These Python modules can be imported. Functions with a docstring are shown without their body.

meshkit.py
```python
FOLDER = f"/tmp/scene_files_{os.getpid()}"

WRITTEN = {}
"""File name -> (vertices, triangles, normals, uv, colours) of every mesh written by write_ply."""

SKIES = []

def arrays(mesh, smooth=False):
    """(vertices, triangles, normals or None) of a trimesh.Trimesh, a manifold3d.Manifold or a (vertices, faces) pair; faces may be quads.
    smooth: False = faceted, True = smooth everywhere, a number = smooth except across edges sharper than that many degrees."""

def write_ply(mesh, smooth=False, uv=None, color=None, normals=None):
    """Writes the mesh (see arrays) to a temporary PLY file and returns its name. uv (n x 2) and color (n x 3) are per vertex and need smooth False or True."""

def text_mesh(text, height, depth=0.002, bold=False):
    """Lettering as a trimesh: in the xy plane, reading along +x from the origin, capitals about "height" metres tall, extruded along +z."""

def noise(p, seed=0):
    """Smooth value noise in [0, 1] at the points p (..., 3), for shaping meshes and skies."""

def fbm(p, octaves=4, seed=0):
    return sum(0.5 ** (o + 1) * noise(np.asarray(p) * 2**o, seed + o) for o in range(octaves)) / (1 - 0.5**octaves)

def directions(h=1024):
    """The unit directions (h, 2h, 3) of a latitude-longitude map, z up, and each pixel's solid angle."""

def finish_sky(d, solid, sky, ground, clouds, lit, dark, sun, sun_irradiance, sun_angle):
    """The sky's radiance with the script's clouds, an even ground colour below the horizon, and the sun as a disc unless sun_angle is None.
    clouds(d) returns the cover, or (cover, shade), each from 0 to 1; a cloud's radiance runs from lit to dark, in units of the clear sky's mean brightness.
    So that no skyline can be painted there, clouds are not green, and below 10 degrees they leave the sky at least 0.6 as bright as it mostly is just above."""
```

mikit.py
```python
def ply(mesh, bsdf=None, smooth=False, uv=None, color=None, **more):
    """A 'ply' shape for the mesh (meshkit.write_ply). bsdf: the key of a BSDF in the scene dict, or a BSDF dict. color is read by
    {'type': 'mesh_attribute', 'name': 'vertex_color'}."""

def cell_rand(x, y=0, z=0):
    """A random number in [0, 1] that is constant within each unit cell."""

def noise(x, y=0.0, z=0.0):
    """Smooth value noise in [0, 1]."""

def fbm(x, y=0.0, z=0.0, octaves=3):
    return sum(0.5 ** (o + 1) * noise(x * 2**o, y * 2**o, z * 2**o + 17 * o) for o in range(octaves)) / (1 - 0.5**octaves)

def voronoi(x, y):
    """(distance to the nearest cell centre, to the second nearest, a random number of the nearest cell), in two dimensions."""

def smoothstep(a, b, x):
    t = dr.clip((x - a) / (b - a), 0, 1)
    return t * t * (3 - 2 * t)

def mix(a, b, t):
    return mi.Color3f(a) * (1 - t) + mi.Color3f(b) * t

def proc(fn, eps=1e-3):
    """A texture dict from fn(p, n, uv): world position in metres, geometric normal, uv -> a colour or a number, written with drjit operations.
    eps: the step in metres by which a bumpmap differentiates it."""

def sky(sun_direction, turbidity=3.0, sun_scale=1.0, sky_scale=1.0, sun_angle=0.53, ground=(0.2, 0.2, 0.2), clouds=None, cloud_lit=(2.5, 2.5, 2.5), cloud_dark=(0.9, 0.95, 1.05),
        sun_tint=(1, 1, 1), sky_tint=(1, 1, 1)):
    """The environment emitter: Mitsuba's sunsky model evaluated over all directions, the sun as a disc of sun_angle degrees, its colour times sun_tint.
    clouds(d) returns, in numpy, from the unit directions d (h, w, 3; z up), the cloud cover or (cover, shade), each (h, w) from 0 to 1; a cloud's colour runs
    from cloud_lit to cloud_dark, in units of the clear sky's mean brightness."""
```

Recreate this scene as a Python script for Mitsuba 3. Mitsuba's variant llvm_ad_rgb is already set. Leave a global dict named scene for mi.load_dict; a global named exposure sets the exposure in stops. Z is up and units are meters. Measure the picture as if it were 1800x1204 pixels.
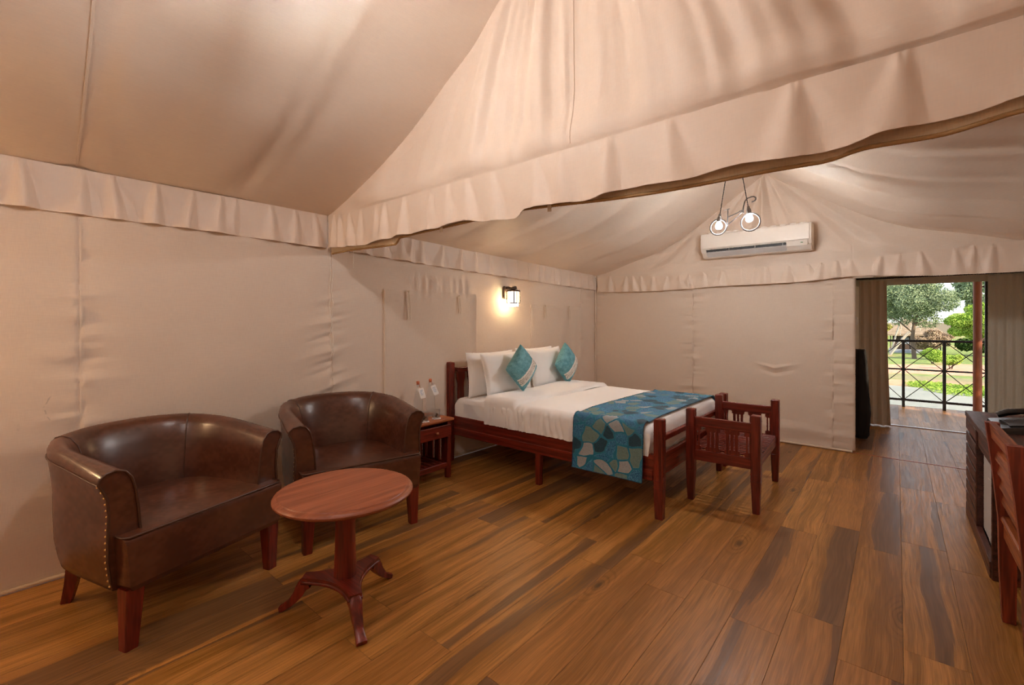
import math
import numpy as np, trimesh, drjit as dr, mitsuba as mi, mikit, meshkit
from shapely.geometry import Polygon
from scipy.interpolate import PchipInterpolator
from mikit import proc, noise, fbm, cell_rand, voronoi, smoothstep, mix

T = mi.ScalarTransform4f
scene, labels = {}, {}
rng = np.random.default_rng(7)

# ------------------------------------------------------------------ camera, sky, sun, exposure
exposure = 0.0
YAW, FOC, EYE = 0.7026, 798.7, 1.30
scene['camera'] = {
    'type': 'perspective', 'fov_axis': 'x', 'fov': math.degrees(2 * math.atan(900 / FOC)), 'near_clip': 0.05, 'far_clip': 500.0,
    'principal_point_offset_y': (602 - 566.7) / 1204,
    'to_world': T().look_at(origin=[0, 0, EYE], target=[-math.sin(YAW), math.cos(YAW), EYE], up=[0, 0, 1])}
SUN_SCALE, SKY_SCALE = 5.5, 11.0


def haze(d):
    n = meshkit.fbm(d * np.array([2.0, 2.0, 5.0]) + 3.0, 4, 5)
    return np.clip(0.55 + 1.0 * (n - 0.4), 0, 1), 0.25 * np.ones_like(n)


scene['sky'] = mikit.sky((0.80, -0.42, 0.50), turbidity=4.0, sun_scale=SUN_SCALE, sky_scale=SKY_SCALE, sun_angle=0.8, ground=(0.25, 0.22, 0.16), clouds=haze,
                         sky_tint=(0.88, 0.97, 1.12), cloud_lit=(2.1, 2.05, 2.0), cloud_dark=(1.1, 1.12, 1.15))
COOL, WARM = np.array([1.0, 0.985, 0.97]), np.array([1.0, 0.66, 0.36])
UNSEEN_NEAR_BULB, REAR_FILL_BULB, FAR_BULB, SCONCE, OUT_SCONCE = 470.0, 170.0, 720.0, 55.0, 180.0  # near bulbs and out sconce are out of view; rear bulbs are added fill


# ------------------------------------------------------------------ mesh helpers
def M(v, f):
    return trimesh.Trimesh(np.asarray(v, float), np.asarray(f, int), process=False)


def grid(P, cu=False, cv=False, flip=False):
    P = np.asarray(P, float)
    nu, nv = P.shape[:2]
    idx = np.arange(nu * nv).reshape(nu, nv)
    if cu:
        idx = np.vstack([idx, idx[:1]])
    if cv:
        idx = np.hstack([idx, idx[:, :1]])
    a, b, c, d = idx[:-1, :-1], idx[1:, :-1], idx[1:, 1:], idx[:-1, 1:]
    q = np.stack([a, b, c, d], -1).reshape(-1, 4)
    f = np.vstack([q[:, [0, 1, 2]], q[:, [0, 2, 3]]])
    return M(P.reshape(-1, 3), f[:, ::-1] if flip else f)


def cat(*ms):
    ms = [m for x in ms for m in (x if isinstance(x, (list, tuple)) else [x])]
    return trimesh.util.concatenate(ms)


def box(x0, x1, y0, y1, z0, z1, c=0.003):
    lo, hi = np.array([x0, y0, z0], float), np.array([x1, y1, z1], float)
    c = min(c, 0.45 * (hi - lo).min())
    pts = []
    for i in range(8):
        s = np.array([i & 1, (i >> 1) & 1, (i >> 2) & 1])
        p = np.where(s, hi, lo)
        d = np.where(s, -c, c)
        for k in range(3):
            q = p + d
            q[k] = p[k]
            pts.append(q)
    return trimesh.convex.convex_hull(np.array(pts))


def hull(pts):
    return trimesh.convex.convex_hull(np.asarray(pts, float))


def frustum(c0, s0, c1, s1, c=0.004):
    """a square post that tapers from (centre, half sizes) to (centre, half sizes)"""
    pts = []
    for ce, (a, b) in ((c0, s0), (c1, s1)):
        for sx in (-1, 1):
            for sy in (-1, 1):
                pts += [[ce[0] + sx * (a - c), ce[1] + sy * b, ce[2]], [ce[0] + sx * a, ce[1] + sy * (b - c), ce[2]]]
    return hull(pts)


def tube(path, r, sides=8, closed=False, caps=True, flat=None):
    p = np.asarray(path, float)
    n = len(p)
    t = np.roll(p, -1, 0) - np.roll(p, 1, 0) if closed else np.gradient(p, axis=0)
    t /= np.linalg.norm(t, axis=1, keepdims=True) + 1e-12
    a = np.cross(t[0], [0, 0, 1] if abs(t[0, 2]) < 0.9 else [1, 0, 0])
    a /= np.linalg.norm(a)
    A = []
    for i in range(n):
        a = a - t[i] * a.dot(t[i])
        a /= np.linalg.norm(a)
        A.append(a)
    A = np.array(A)
    B = np.cross(t, A)
    ang = np.arange(sides) * 2 * math.pi / sides
    r = np.broadcast_to(r, (n,))[:, None, None]
    f = (1, 1) if flat is None else flat
    P = p[:, None] + r * (f[0] * np.cos(ang)[None, :, None] * A[:, None] + f[1] * np.sin(ang)[None, :, None] * B[:, None])
    m = grid(P, cu=closed, cv=True, flip=True)
    if not closed and caps:
        for ring, fl in ((P[0], 0), (P[-1], 1)):
            v = np.vstack([ring, ring.mean(0)])
            i = np.arange(sides)
            fc = np.stack([i, (i + 1) % sides, i * 0 + sides], 1)
            m = cat(m, M(v, fc if fl == 0 else fc[:, ::-1]))
    m.fix_normals() if n * sides < 600 else None
    return m


def lathe(prof, n=32, loc=(0, 0, 0)):
    prof = np.asarray(prof, float)
    a = np.arange(n) * 2 * math.pi / n
    P = np.stack([prof[None, :, 0] * np.cos(a)[:, None], prof[None, :, 0] * np.sin(a)[:, None], np.broadcast_to(prof[None, :, 1], (n, len(prof)))], -1)
    return grid(P + np.array(loc, float), cu=True)


def prism(pts, h, z=0.0):
    m = trimesh.creation.extrude_polygon(Polygon(pts), h, engine='earcut')
    m.apply_translation([0, 0, z])
    return m


def ball(c, r, n=2):
    m = trimesh.creation.icosphere(n, r)
    m.apply_translation(c)
    return m


def turned(m, rz=0.0, loc=(0, 0, 0)):
    m = m.copy()
    m.apply_transform(trimesh.transformations.rotation_matrix(rz, [0, 0, 1]))
    m.apply_translation(loc)
    return m


used = {}


def key_for(name):
    n = used.get(name, 0)
    used[name] = n + 1
    return name if n == 0 else f'{name}_{n:03d}'


def put(name, mesh, bsdf, smooth=False, **kw):
    k = key_for(name)
    if scene[bsdf]['type'] != 'twosided' and mesh.volume < 0:
        mesh.invert()
    scene[k] = mikit.ply(mesh, bsdf, smooth, **kw)
    return k


def tag(k, label=None, cat_=None, group=None, kind=None):
    d = labels.setdefault(k, {})
    for a, b in (('label', label), ('category', cat_), ('group', group), ('kind', kind)):
        if b:
            d[a] = b
    return k


def thing(name, label, cat_, group=None):
    return tag(key_for(name), label, cat_, group)


def struct(k, label=None):
    return tag(k, label, None, None, 'structure')


# ------------------------------------------------------------------ materials
def mat(key, col, rough=0.5, two=True, **kw):
    b = {'type': 'principled', 'base_color': col if isinstance(col, dict) else {'type': 'rgb', 'value': list(col)}, 'roughness': rough, **kw}
    scene[key] = {'type': 'twosided', 'bsdf': b} if two else b


def bumped(key, col, rough, fn, scale, eps=1e-3, **kw):
    scene[key] = {'type': 'twosided', 'bsdf': {'type': 'bumpmap', 'scale': scale, 'arbitrary': proc(fn, eps),
                  'bsdf': {'type': 'principled', 'base_color': col if isinstance(col, dict) else {'type': 'rgb', 'value': list(col)}, 'roughness': rough, **kw}}}


def weave_col(base, amp=0.06):
    b = mi.Color3f(*base)

    def fn(p, n, uv):
        g = 0.5 * noise(p.x * 35, p.y * 35, p.z * 420) + 0.5 * noise(p.x * 420, p.y * 420, p.z * 35)
        return b * (1 - amp + 2 * amp * g)
    return proc(fn)


CANVAS = (0.665, 0.552, 0.456)


def wall_col(p, n, uv):
    g = 0.5 * noise(p.x * 35, p.y * 35, p.z * 420) + 0.5 * noise(p.x * 420, p.y * 420, p.z * 35)
    c = mi.Color3f(*CANVAS) * (0.95 + 0.10 * g)
    # the smudges by the armchair on the left wall
    w = 0.010 * (noise(p.y * 40, p.z * 40, 3) - 0.5)
    d1 = dr.abs(p.y - (0.222 + 7.0 * dr.square(p.z - 0.865) + w))
    s = 0.34 * (1 - smoothstep(0.001, 0.005, d1)) * smoothstep(0.79, 0.81, p.z) * (1 - smoothstep(0.915, 0.94, p.z)) * smoothstep(0.25, 0.6, noise(p.y * 110, p.z * 60, 9))
    d3 = dr.sqrt(dr.square((p.y - 0.135) * 1.6) + dr.square((p.z - 0.79) * 0.6))
    s = dr.maximum(s, 0.26 * (1 - smoothstep(0.004, 0.014, d3)) * noise(p.y * 160, p.z * 90, 6))
    on = dr.select(p.x < -3.1, 1.0, 0.0)
    return c * (1 - s * on * 0.7)


mat('canvas_wall', proc(wall_col), 0.8, True, specular=0.25)
mat('canvas', weave_col(CANVAS, 0.04), 0.50, True, specular=0.5)
mat('canvas_satin', weave_col((0.68, 0.560, 0.462), 0.03), 0.5, True, specular=0.4)
mat('canvas_flap', weave_col((0.65, 0.537, 0.440), 0.06), 0.8, True, specular=0.25)
mat('lining_hem', weave_col((0.36, 0.22, 0.10), 0.1), 0.7, True, specular=0.3)
mat('lining', weave_col((0.62, 0.49, 0.34), 0.1), 0.7, True, specular=0.3)
mat('tape', (0.60, 0.50, 0.39), 0.7, True)
mat('cord', (0.80, 0.74, 0.66), 0.6, True)
mat('curtain', weave_col((0.60, 0.515, 0.40), 0.08), 0.7, True)
mat('sheer', weave_col((0.56, 0.53, 0.44), 0.08), 0.75, True)


def leather_col(p, n, uv):
    t = fbm(p.x * 45, p.y * 45, p.z * 45, 3)
    v = noise(p.x * 9, p.y * 9, p.z * 9)
    return mix((0.048, 0.0140, 0.0066), (0.074, 0.0225, 0.0102), smoothstep(0.3, 0.75, 0.5 * t + 0.5 * v))


bumped('leather', proc(leather_col), 0.245, lambda p, n, uv: noise(p.x * 330, p.y * 330, p.z * 330), 0.00025, 5e-4, specular=0.75)
mat('leather_seam', (0.05, 0.018, 0.009), 0.32, specular=0.6)
mat('brass_nail', (0.75, 0.50, 0.20), 0.3, metallic=1.0)


def wood(dark, light, ax='z', freq=55.0, stretch=3.0):
    def fn(p, n, uv):
        q = {'x': (p.x * stretch, p.y * freq, p.z * freq), 'y': (p.x * freq, p.y * stretch, p.z * freq), 'z': (p.x * freq, p.y * freq, p.z * stretch)}[ax]
        g = fbm(q[0], q[1], q[2], 3)
        f = noise(q[0] * 4, q[1] * 4, q[2] * 4)
        return mix(dark, light, smoothstep(0.25, 0.8, 0.75 * g + 0.25 * f))
    return proc(fn)


RED_D, RED_L = (0.070, 0.0075, 0.0040), (0.180, 0.019, 0.0080)
for a in 'xyz':
    mat('mahogany_' + a, wood(RED_D, RED_L, a), 0.34, specular=0.45, clearcoat=0.08, clearcoat_gloss=0.8)
mat('table_wood', wood((0.195, 0.054, 0.022), (0.290, 0.086, 0.036), 'y', 38, 2.5), 0.42, specular=0.45)
mat('top_wood', wood((0.24, 0.062, 0.018), (0.42, 0.130, 0.045), 'y', 40, 3), 0.38, specular=0.5)
mat('desk_wood', wood((0.022, 0.0065, 0.005), (0.068, 0.017, 0.010), 'y', 50, 3), 0.40, specular=0.5)
mat('chair_wood', wood((0.11, 0.022, 0.007), (0.29, 0.075, 0.020), 'y', 50, 3), 0.36, specular=0.5)
mat('chair_post', wood((0.085, 0.0105, 0.004), (0.225, 0.033, 0.011), 'z', 50, 3), 0.36, specular=0.5)

PW, PL, PX0 = 0.195, 1.17, 0.02


def plank_col(p, n, uv):
    cx = dr.floor((p.x - PX0) / PW)
    odd = cx - 2 * dr.floor(cx / 2)
    row = dr.floor((p.y - dr.select(odd > 0.5, 2.155, 2.385)) / PL)
    r1, r2, r3 = cell_rand(cx, row, 3), cell_rand(cx, row, 7), cell_rand(cx, row, 11)
    x, y = p.x + r1 * 13.0, p.y + r2 * 29.0
    wob = 0.035 * (noise(x * 2.0, y * 1.3, 5) - 0.5) + 0.018 * (noise(x * 4, y * 4.0, 8) - 0.5)
    xs = x + wob
    ring = noise(xs * 26, y * 0.55, 2)
    fine = fbm(xs * 140, y * 5.0, 4, 3)
    pore = noise(xs * 420, y * 14, 6)
    base = mix((0.235, 0.098, 0.0190), (0.430, 0.193, 0.048), smoothstep(0.25, 0.75, 0.55 * fine + 0.45 * ring))
    base = base * (0.86 + 0.24 * r3)
    base = mix(base, mi.Color3f(0.300, 0.120, 0.033), 0.4 * smoothstep(0.55, 0.8, r1))
    base = base * (0.82 + 0.30 * pore)
    # smoky heartwood stripes along the boards
    st = noise(xs * 10.0 + 4.0 * r2, y * 0.42, 17) + 0.16 * (fine - 0.5)
    thr = 0.62 + 0.22 * r2
    s = smoothstep(thr, thr + 0.05, st)
    base = mix(base, mi.Color3f(0.112, 0.055, 0.0250) * (0.75 + 0.5 * fine), 0.8 * s)
    # growth figures and knots
    kd, _, kr = voronoi(x * 2.2, y * 0.75)
    kx = smoothstep(0.22, 0.02, kd) * dr.select(kr > 0.60, 1.0, 0.0)
    rings = 0.5 + 0.5 * dr.sin(kd * 150 + 5 * noise(x * 30, y * 12, 9))
    base = base * (1 - 0.28 * kx * smoothstep(0.55, 0.9, rings))
    base = mix(base, mi.Color3f(0.06, 0.03, 0.014), 0.75 * smoothstep(0.045, 0.015, kd) * dr.select(kr > 0.60, 1.0, 0.0))
    return base


def plank_rough(p, n, uv):
    return 0.32 + 0.12 * noise(p.x * 150, p.y * 6, 3)


mat('plank', proc(plank_col), proc(plank_rough), specular=0.24)
mat('grout', (0.15, 0.085, 0.038), 0.8)


def cloth_bump(p, n, uv):
    return noise(p.x * 18, p.y * 18, p.z * 18)


mat('linen', (0.86, 0.84, 0.82), 0.75, True, specular=0.2)
mat('linen_bright', (0.88, 0.87, 0.855), 0.75, True, specular=0.2)


def runner_col(p, n, uv):
    u, v = uv.x, uv.y
    uu = u + 0.055 * (noise(u * 13, v * 13, 3) - 0.5)
    vv = v + 0.055 * (noise(u * 13, v * 13, 9) - 0.5)
    d1, d2, r = voronoi(uu * 10.6, vv * 10.6)
    e = d2 - d1
    sp = noise(u * 420, v * 420, 2)
    wv = noise(u * 700, v * 90, 5) * 0.5 + noise(u * 90, v * 700, 6) * 0.5
    white = mi.Color3f(0.27, 0.295, 0.31) * (0.75 + 0.5 * wv)
    sage = mi.Color3f(0.115, 0.185, 0.170) * (0.75 + 0.5 * wv)
    dark = mi.Color3f(0.008, 0.042, 0.070) * (0.6 + 0.8 * wv)
    navy = mix((0.008, 0.060, 0.165), (0.055, 0.225, 0.360), smoothstep(0.45, 0.6, sp))
    c = dr.select(r < 0.15, white, dr.select(r < 0.35, sage, dr.select(r < 0.53, dark, navy)))
    teal = mi.Color3f(0.010, 0.130, 0.215) * (0.8 + 0.4 * wv)
    c = mix(c, teal, 1 - smoothstep(0.09, 0.13, e))
    return mix(c, mi.Color3f(0.05, 0.27, 0.35), 0.6 * smoothstep(0.105, 0.125, e) * (1 - smoothstep(0.14, 0.16, e)))


mat('runner', proc(runner_col), 0.6, True, specular=0.35, sheen=0.7)
mat('runner_hem', (0.004, 0.040, 0.085), 0.7, True)


def teal_col(p, n, uv):
    g = fbm(p.x * 30, p.y * 30, p.z * 30, 3)
    w = noise(p.x * 400, p.y * 400, p.z * 60)
    return mix((0.070, 0.225, 0.275), (0.165, 0.400, 0.450), smoothstep(0.25, 0.8, 0.7 * g + 0.3 * w))


mat('teal', proc(teal_col), 0.6, True, sheen=0.6, specular=0.3)


def braid_col(p, n, uv):
    # five rows of woven braid: uv.x across the band 0..1, uv.y along it in metres
    k = uv.x * 5.0
    f = k - dr.floor(k)
    row = (f > 0.22) & (f < 0.72)
    v = uv.y * 85.0 + dr.floor(k) * 0.4
    dot = (v - dr.floor(v)) < 0.55
    edge = (uv.x < 0.12) | (uv.x > 0.90)
    c = dr.select(row & dot, mi.Color3f(0.10, 0.085, 0.075), mi.Color3f(0.72, 0.68, 0.62))
    return dr.select(edge, mi.Color3f(0.76, 0.73, 0.68), c)


mat('braid', proc(braid_col), 0.75, True)
scene['glass'] = {'type': 'dielectric', 'int_ior': 1.5, 'ext_ior': 1.0}
scene['water'] = {'type': 'dielectric', 'int_ior': 1.33, 'ext_ior': 1.0}
mat('cap_orange', (0.62, 0.17, 0.07), 0.4)
mat('paper', (0.80, 0.78, 0.76), 0.8, True)
mat('paper_ink', (0.25, 0.35, 0.55), 0.8)
mat('tea', (0.05, 0.03, 0.02), 0.6)
mat('ac_white', (0.80, 0.745, 0.675), 0.35, specular=0.5)
mat('ac_grey', (0.52, 0.50, 0.49), 0.4)
mat('ac_dark', (0.025, 0.027, 0.03), 0.5)
mat('ac_led', (0.06, 0.20, 0.07), 0.3)
mat('black_metal', (0.012, 0.012, 0.014), 0.4, specular=0.5)
mat('grey_metal', (0.16, 0.155, 0.15), 0.45, specular=0.5)
mat('bronze', (0.035, 0.022, 0.018), 0.4, specular=0.5)
mat('socket', (0.13, 0.12, 0.11), 0.4)
mat('steel', (0.62, 0.63, 0.65), 0.32, metallic=1.0)
mat('black_cloth', (0.008, 0.008, 0.010), 0.9, True)
mat('switch_white', (0.75, 0.73, 0.70), 0.4)
mat('fridge', (0.40, 0.385, 0.38), 0.45)
mat('phone_black', (0.006, 0.006, 0.007), 0.25, specular=0.5)
mat('phone_grey', (0.03, 0.03, 0.034), 0.3)
mat('door_dark', (0.020, 0.013, 0.010), 0.5)
mat('pole_orange', wood((0.20, 0.052, 0.020), (0.30, 0.085, 0.032), 'z', 30, 2), 0.5)
mat('bulb_glass', (0.9, 0.9, 0.9), 0.3)


# ------------------------------------------------------------------ the tent: shared profiles
XL, YB, YE, XR, YF = -3.256, 5.665, 1.704, 1.02, -1.25
XP = -1.13                                     # ridge
_h = PchipInterpolator([0, 0.68, 1.07, 1.343, 1.536, 1.738, 2.15, 2.4], [2.095, 2.305, 2.485, 2.643, 2.752, 2.919, 3.24, 3.45])
_g = PchipInterpolator([0, 0.16, 0.58, 0.90, 1.19, 1.46, 1.78, 2.13, 2.4], [1.955, 1.975, 2.09, 2.172, 2.300, 2.470, 2.688, 2.930, 3.12])


def near_roof(x):
    x = np.asarray(x, float)
    return _h(np.minimum(x - XL, XR - x).clip(0))


def far_roof(x):
    x = np.asarray(x, float)
    return _g(np.minimum(x - XL, XR - x).clip(0))


def n1(x, seed=0, f=1.0):
    x = np.asarray(x, float) * f
    return meshkit.noise(np.stack([x, x * 0 + 0.37, x * 0 + 0.61], -1), seed) - 0.5


def n2(x, y, seed=0):
    x, y = np.broadcast_arrays(np.asarray(x, float), np.asarray(y, float))
    return meshkit.noise(np.stack([x, y, x * 0 + 0.5], -1), seed) - 0.5


def bump(d, w):
    return np.exp(-(np.asarray(d) / w) ** 2)


# ------------------------------------------------------------------ floor
struct('floor')
used['floor'] = 1
scene['floor'] = mikit.ply(box(-3.30, XR + 0.1, YF - 0.05, 9.40, -0.16, -0.0018, 0.001), 'grout')


def plank_mesh(w, l, c=0.0006, h=0.0017):
    m = box(0, w, 0, l, -h, 0, c)
    return m


full = plank_mesh(PW - 0.0014, PL - 0.0014)
full_ply = mikit.ply(full, 'plank')
used['floor__plank'] = 0


def lay(x0, x1, y0, y1):
    for cx in range(int(math.floor((x0 - PX0) / PW)), int(math.ceil((x1 - PX0) / PW))):
        off = 2.155 if cx % 2 else 2.385
        for row in range(int(math.floor((y0 - off) / PL)), int(math.ceil((y1 - off) / PL))):
            a0, a1 = max(PX0 + cx * PW, x0), min(PX0 + (cx + 1) * PW, x1)
            b0, b1 = max(off + row * PL, y0), min(off + (row + 1) * PL, y1)
            if a1 - a0 < 0.012 or b1 - b0 < 0.012:
                continue
            whole = a1 - a0 > PW - 1e-6 and b1 - b0 > PL - 1e-6
            d = full_ply if whole else mikit.ply(plank_mesh(a1 - a0 - 0.0014, b1 - b0 - 0.0014), 'plank')
            k = key_for('floor__plank')
            scene[k] = {**d, 'to_world': T().translate([a0 + 0.0007, b0 + 0.0007, float(rng.uniform(-0.00025, 0.0002))])}


lay(-3.27, XR + 0.06, YF, 5.648)
lay(-0.42, 1.12, 5.668, 7.47)
lay(-0.9, 1.12, 7.51, 9.36)
put('floor__threshold_strip', cat(box(-0.34, XR + 0.06, 5.648, 5.668, -0.010, 0.003, 0.001)), 'top_wood')
put('floor__metal_threshold', box(-0.42, 1.12, 7.47, 7.51, -0.010, 0.010, 0.003), 'steel')

# ------------------------------------------------------------------ left wall
ys = np.linspace(YF, YB + 0.01, 620)
zs = np.linspace(0.012, 2.12, 150)
Y, Z = np.meshgrid(ys, zs, indexing='ij')


def left_disp(y, z):
    d = 0.018 * n2(y * 1.1, z * 1.3, 3) + 0.009 * n2(y * 4, z * 3, 4)
    for s, amp, w, seed in ((0.355, 0.050, 0.085, 11), (1.73, 0.085, 0.090, 12), (5.27, 0.035, 0.07, 14)):
        dy = y - s
        zz = z - 0.25 * np.abs(dy) * np.sign(dy) if seed == 12 else z
        side = np.where(dy > 0, 0.0, 9.7)
        wr = n2(zz * 17 + side, 0.3 + 0 * y, seed) + 0.6 * n2(zz * 36 + side, 0.6 + 0 * y, seed + 30)
        d = d + amp * wr * np.exp(-np.abs(dy) / w) * np.clip((z - 0.15) / 0.3, 0, 1) * np.clip((1.85 - z) / 0.3, 0.1, 1)
        d = d - 0.004 * bump(dy, 0.012)
    # gathers above the first window flap
    gx = np.clip((y - 2.35) / 0.2, 0, 1) * np.clip((3.32 - y) / 0.15, 0, 1) * bump(z - 1.64, 0.075)
    d = d + gx * (0.012 + 0.060 * n1(y, 21, 24))
    # soft diagonal drag lines between the seams
    d = d + 0.006 * bump(z - 0.95 - 0.25 * (y - 1.0), 0.12) * np.clip(n1(y, 5, 3) + 0.5, 0, 1)
    # lower edge bellies out a little
    d = d + 0.012 * bump(z - 0.25, 0.2) * (0.5 + n1(y, 8, 1.7))
    return d


struct('wall_left')
used['wall_left'] = 1
scene['wall_left'] = mikit.ply(grid(np.stack([XL + left_disp(Y, Z), Y, Z], -1)), 'canvas_wall', True)


def left_strip(y, w, z0, z1, off, n=60):
    z = np.linspace(z0, z1, n)
    P = np.array([[[XL + left_disp(np.float64(y), zz) + o, y + dy, zz] for dy, o in ((-w, -0.002), (-w * 0.8, off), (w * 0.8, off), (w, -0.002))] for zz in z])
    return grid(P, flip=True)


put('wall_left__seam', left_strip(0.355, 0.005, 0.03, 2.0, 0.003), 'canvas_wall', 30)
put('wall_left__seam', left_strip(1.745, 0.005, 0.03, 2.0, 0.003), 'canvas_wall', 30)
put('wall_left__seam', left_strip(5.27, 0.005, 0.03, 2.0, 0.003), 'canvas_wall', 30)
for y, z0 in ((1.722, 1.02), (1.738, 1.02)):
    zz = np.linspace(z0, 1.90, 30)
    put('wall_left__cord', tube(np.stack([XL + left_disp(np.full(30, y), zz) + 0.007, y + 0.004 * n1(zz, 3, 6), zz], 1), 0.0022, 6), 'cord', True)
zz = np.linspace(1.72, 1.86, 12)
put('wall_left__cord', tube(np.stack([zz * 0 + XL + 0.022, 1.905 + 0 * zz, zz], 1), 0.002, 6), 'cord', True)
yy = np.linspace(YF, YB - 0.02, 160)
put('wall_left__hem', tube(np.stack([XL + 0.012 + 0.004 * n1(yy, 4, 2), yy, 0 * yy + 0.012], 1), 0.011, 8), 'lining', True)


def flap(y0, y1, z0, z1, seed, folds, lift):
    y, z = np.meshgrid(np.linspace(y0, y1, 90), np.linspace(z0, z1, 60), indexing='ij')
    u, v = (y - y0) / (y1 - y0), (z1 - z) / (z1 - z0)
    d = 0.010 + folds * n1(y, seed, 9.0) * (0.3 + v.clip(0, 0.8)) * (0.35 + 1.6 * u) + 0.5 * folds * n2(y * 5, z * 1.2, seed + 1)
    d = d + lift * np.clip((u - 0.93) / 0.07, 0, 1) ** 2 - 0.010 * np.clip((0.03 - v) / 0.03, 0, 1) - 0.008 * np.clip((0.012 - u) / 0.012, 0, 1)
    P = np.stack([XL + left_disp(y, z) + np.maximum(d, 0.004), y, z], -1)
    B = P - np.array([0.006, 0, 0])
    return cat(grid(P), grid(B, flip=True), grid(np.stack([P[-1], B[-1]]), flip=True), grid(np.stack([P[:, -1], B[:, -1]])), grid(np.stack([P[0], B[0]])), grid(np.stack([P[:, 0], B[:, 0]]), flip=True))


def ties(win, y, z, l):
    for s in (-1, 1):
        zz = np.linspace(z, z - l, 14)
        k = np.linspace(0, 1, 14)
        put(win + '__tie', tube(np.stack([XL + 0.035 + left_disp(np.full(14, y), zz) + 0.006 * np.sin(k * 3), y + s * (0.004 + 0.010 * k) + 0.006 * n1(zz, 2, 12), zz], 1), 0.0055, 6, flat=(1, 0.35)), 'tape', True)
    put(win + '__knot', ball([XL + 0.036, y, z + 0.004], 0.010, 1), 'tape', True)


struct('window_1')
put('window_1__flap', flap(2.185, 3.255, 0.42, 1.582, 41, 0.026, 0.018), 'canvas_flap', True)
put('window_1__stitch', left_strip(2.192, 0.004, 0.45, 1.57, 0.019), 'canvas_wall', 30)
ties('window_1', 2.421, 1.565, 0.24)
ties('window_1', 3.02, 1.552, 0.17)
struct('window_2')
put('window_2__flap', flap(4.18, 5.232, 0.42, 1.512, 51, 0.045, 0.012), 'canvas_flap', True)
ties('window_2', 4.43, 1.497, 0.15)
ties('window_2', 4.95, 1.497, 0.16)

# ------------------------------------------------------------------ back wall (ends at the doorway)
XD = -0.337
xs = np.linspace(XL, XD, 330)
zs = np.linspace(0.02, 2.0, 220)
X, Z = np.meshgrid(xs, zs, indexing='ij')


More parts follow.
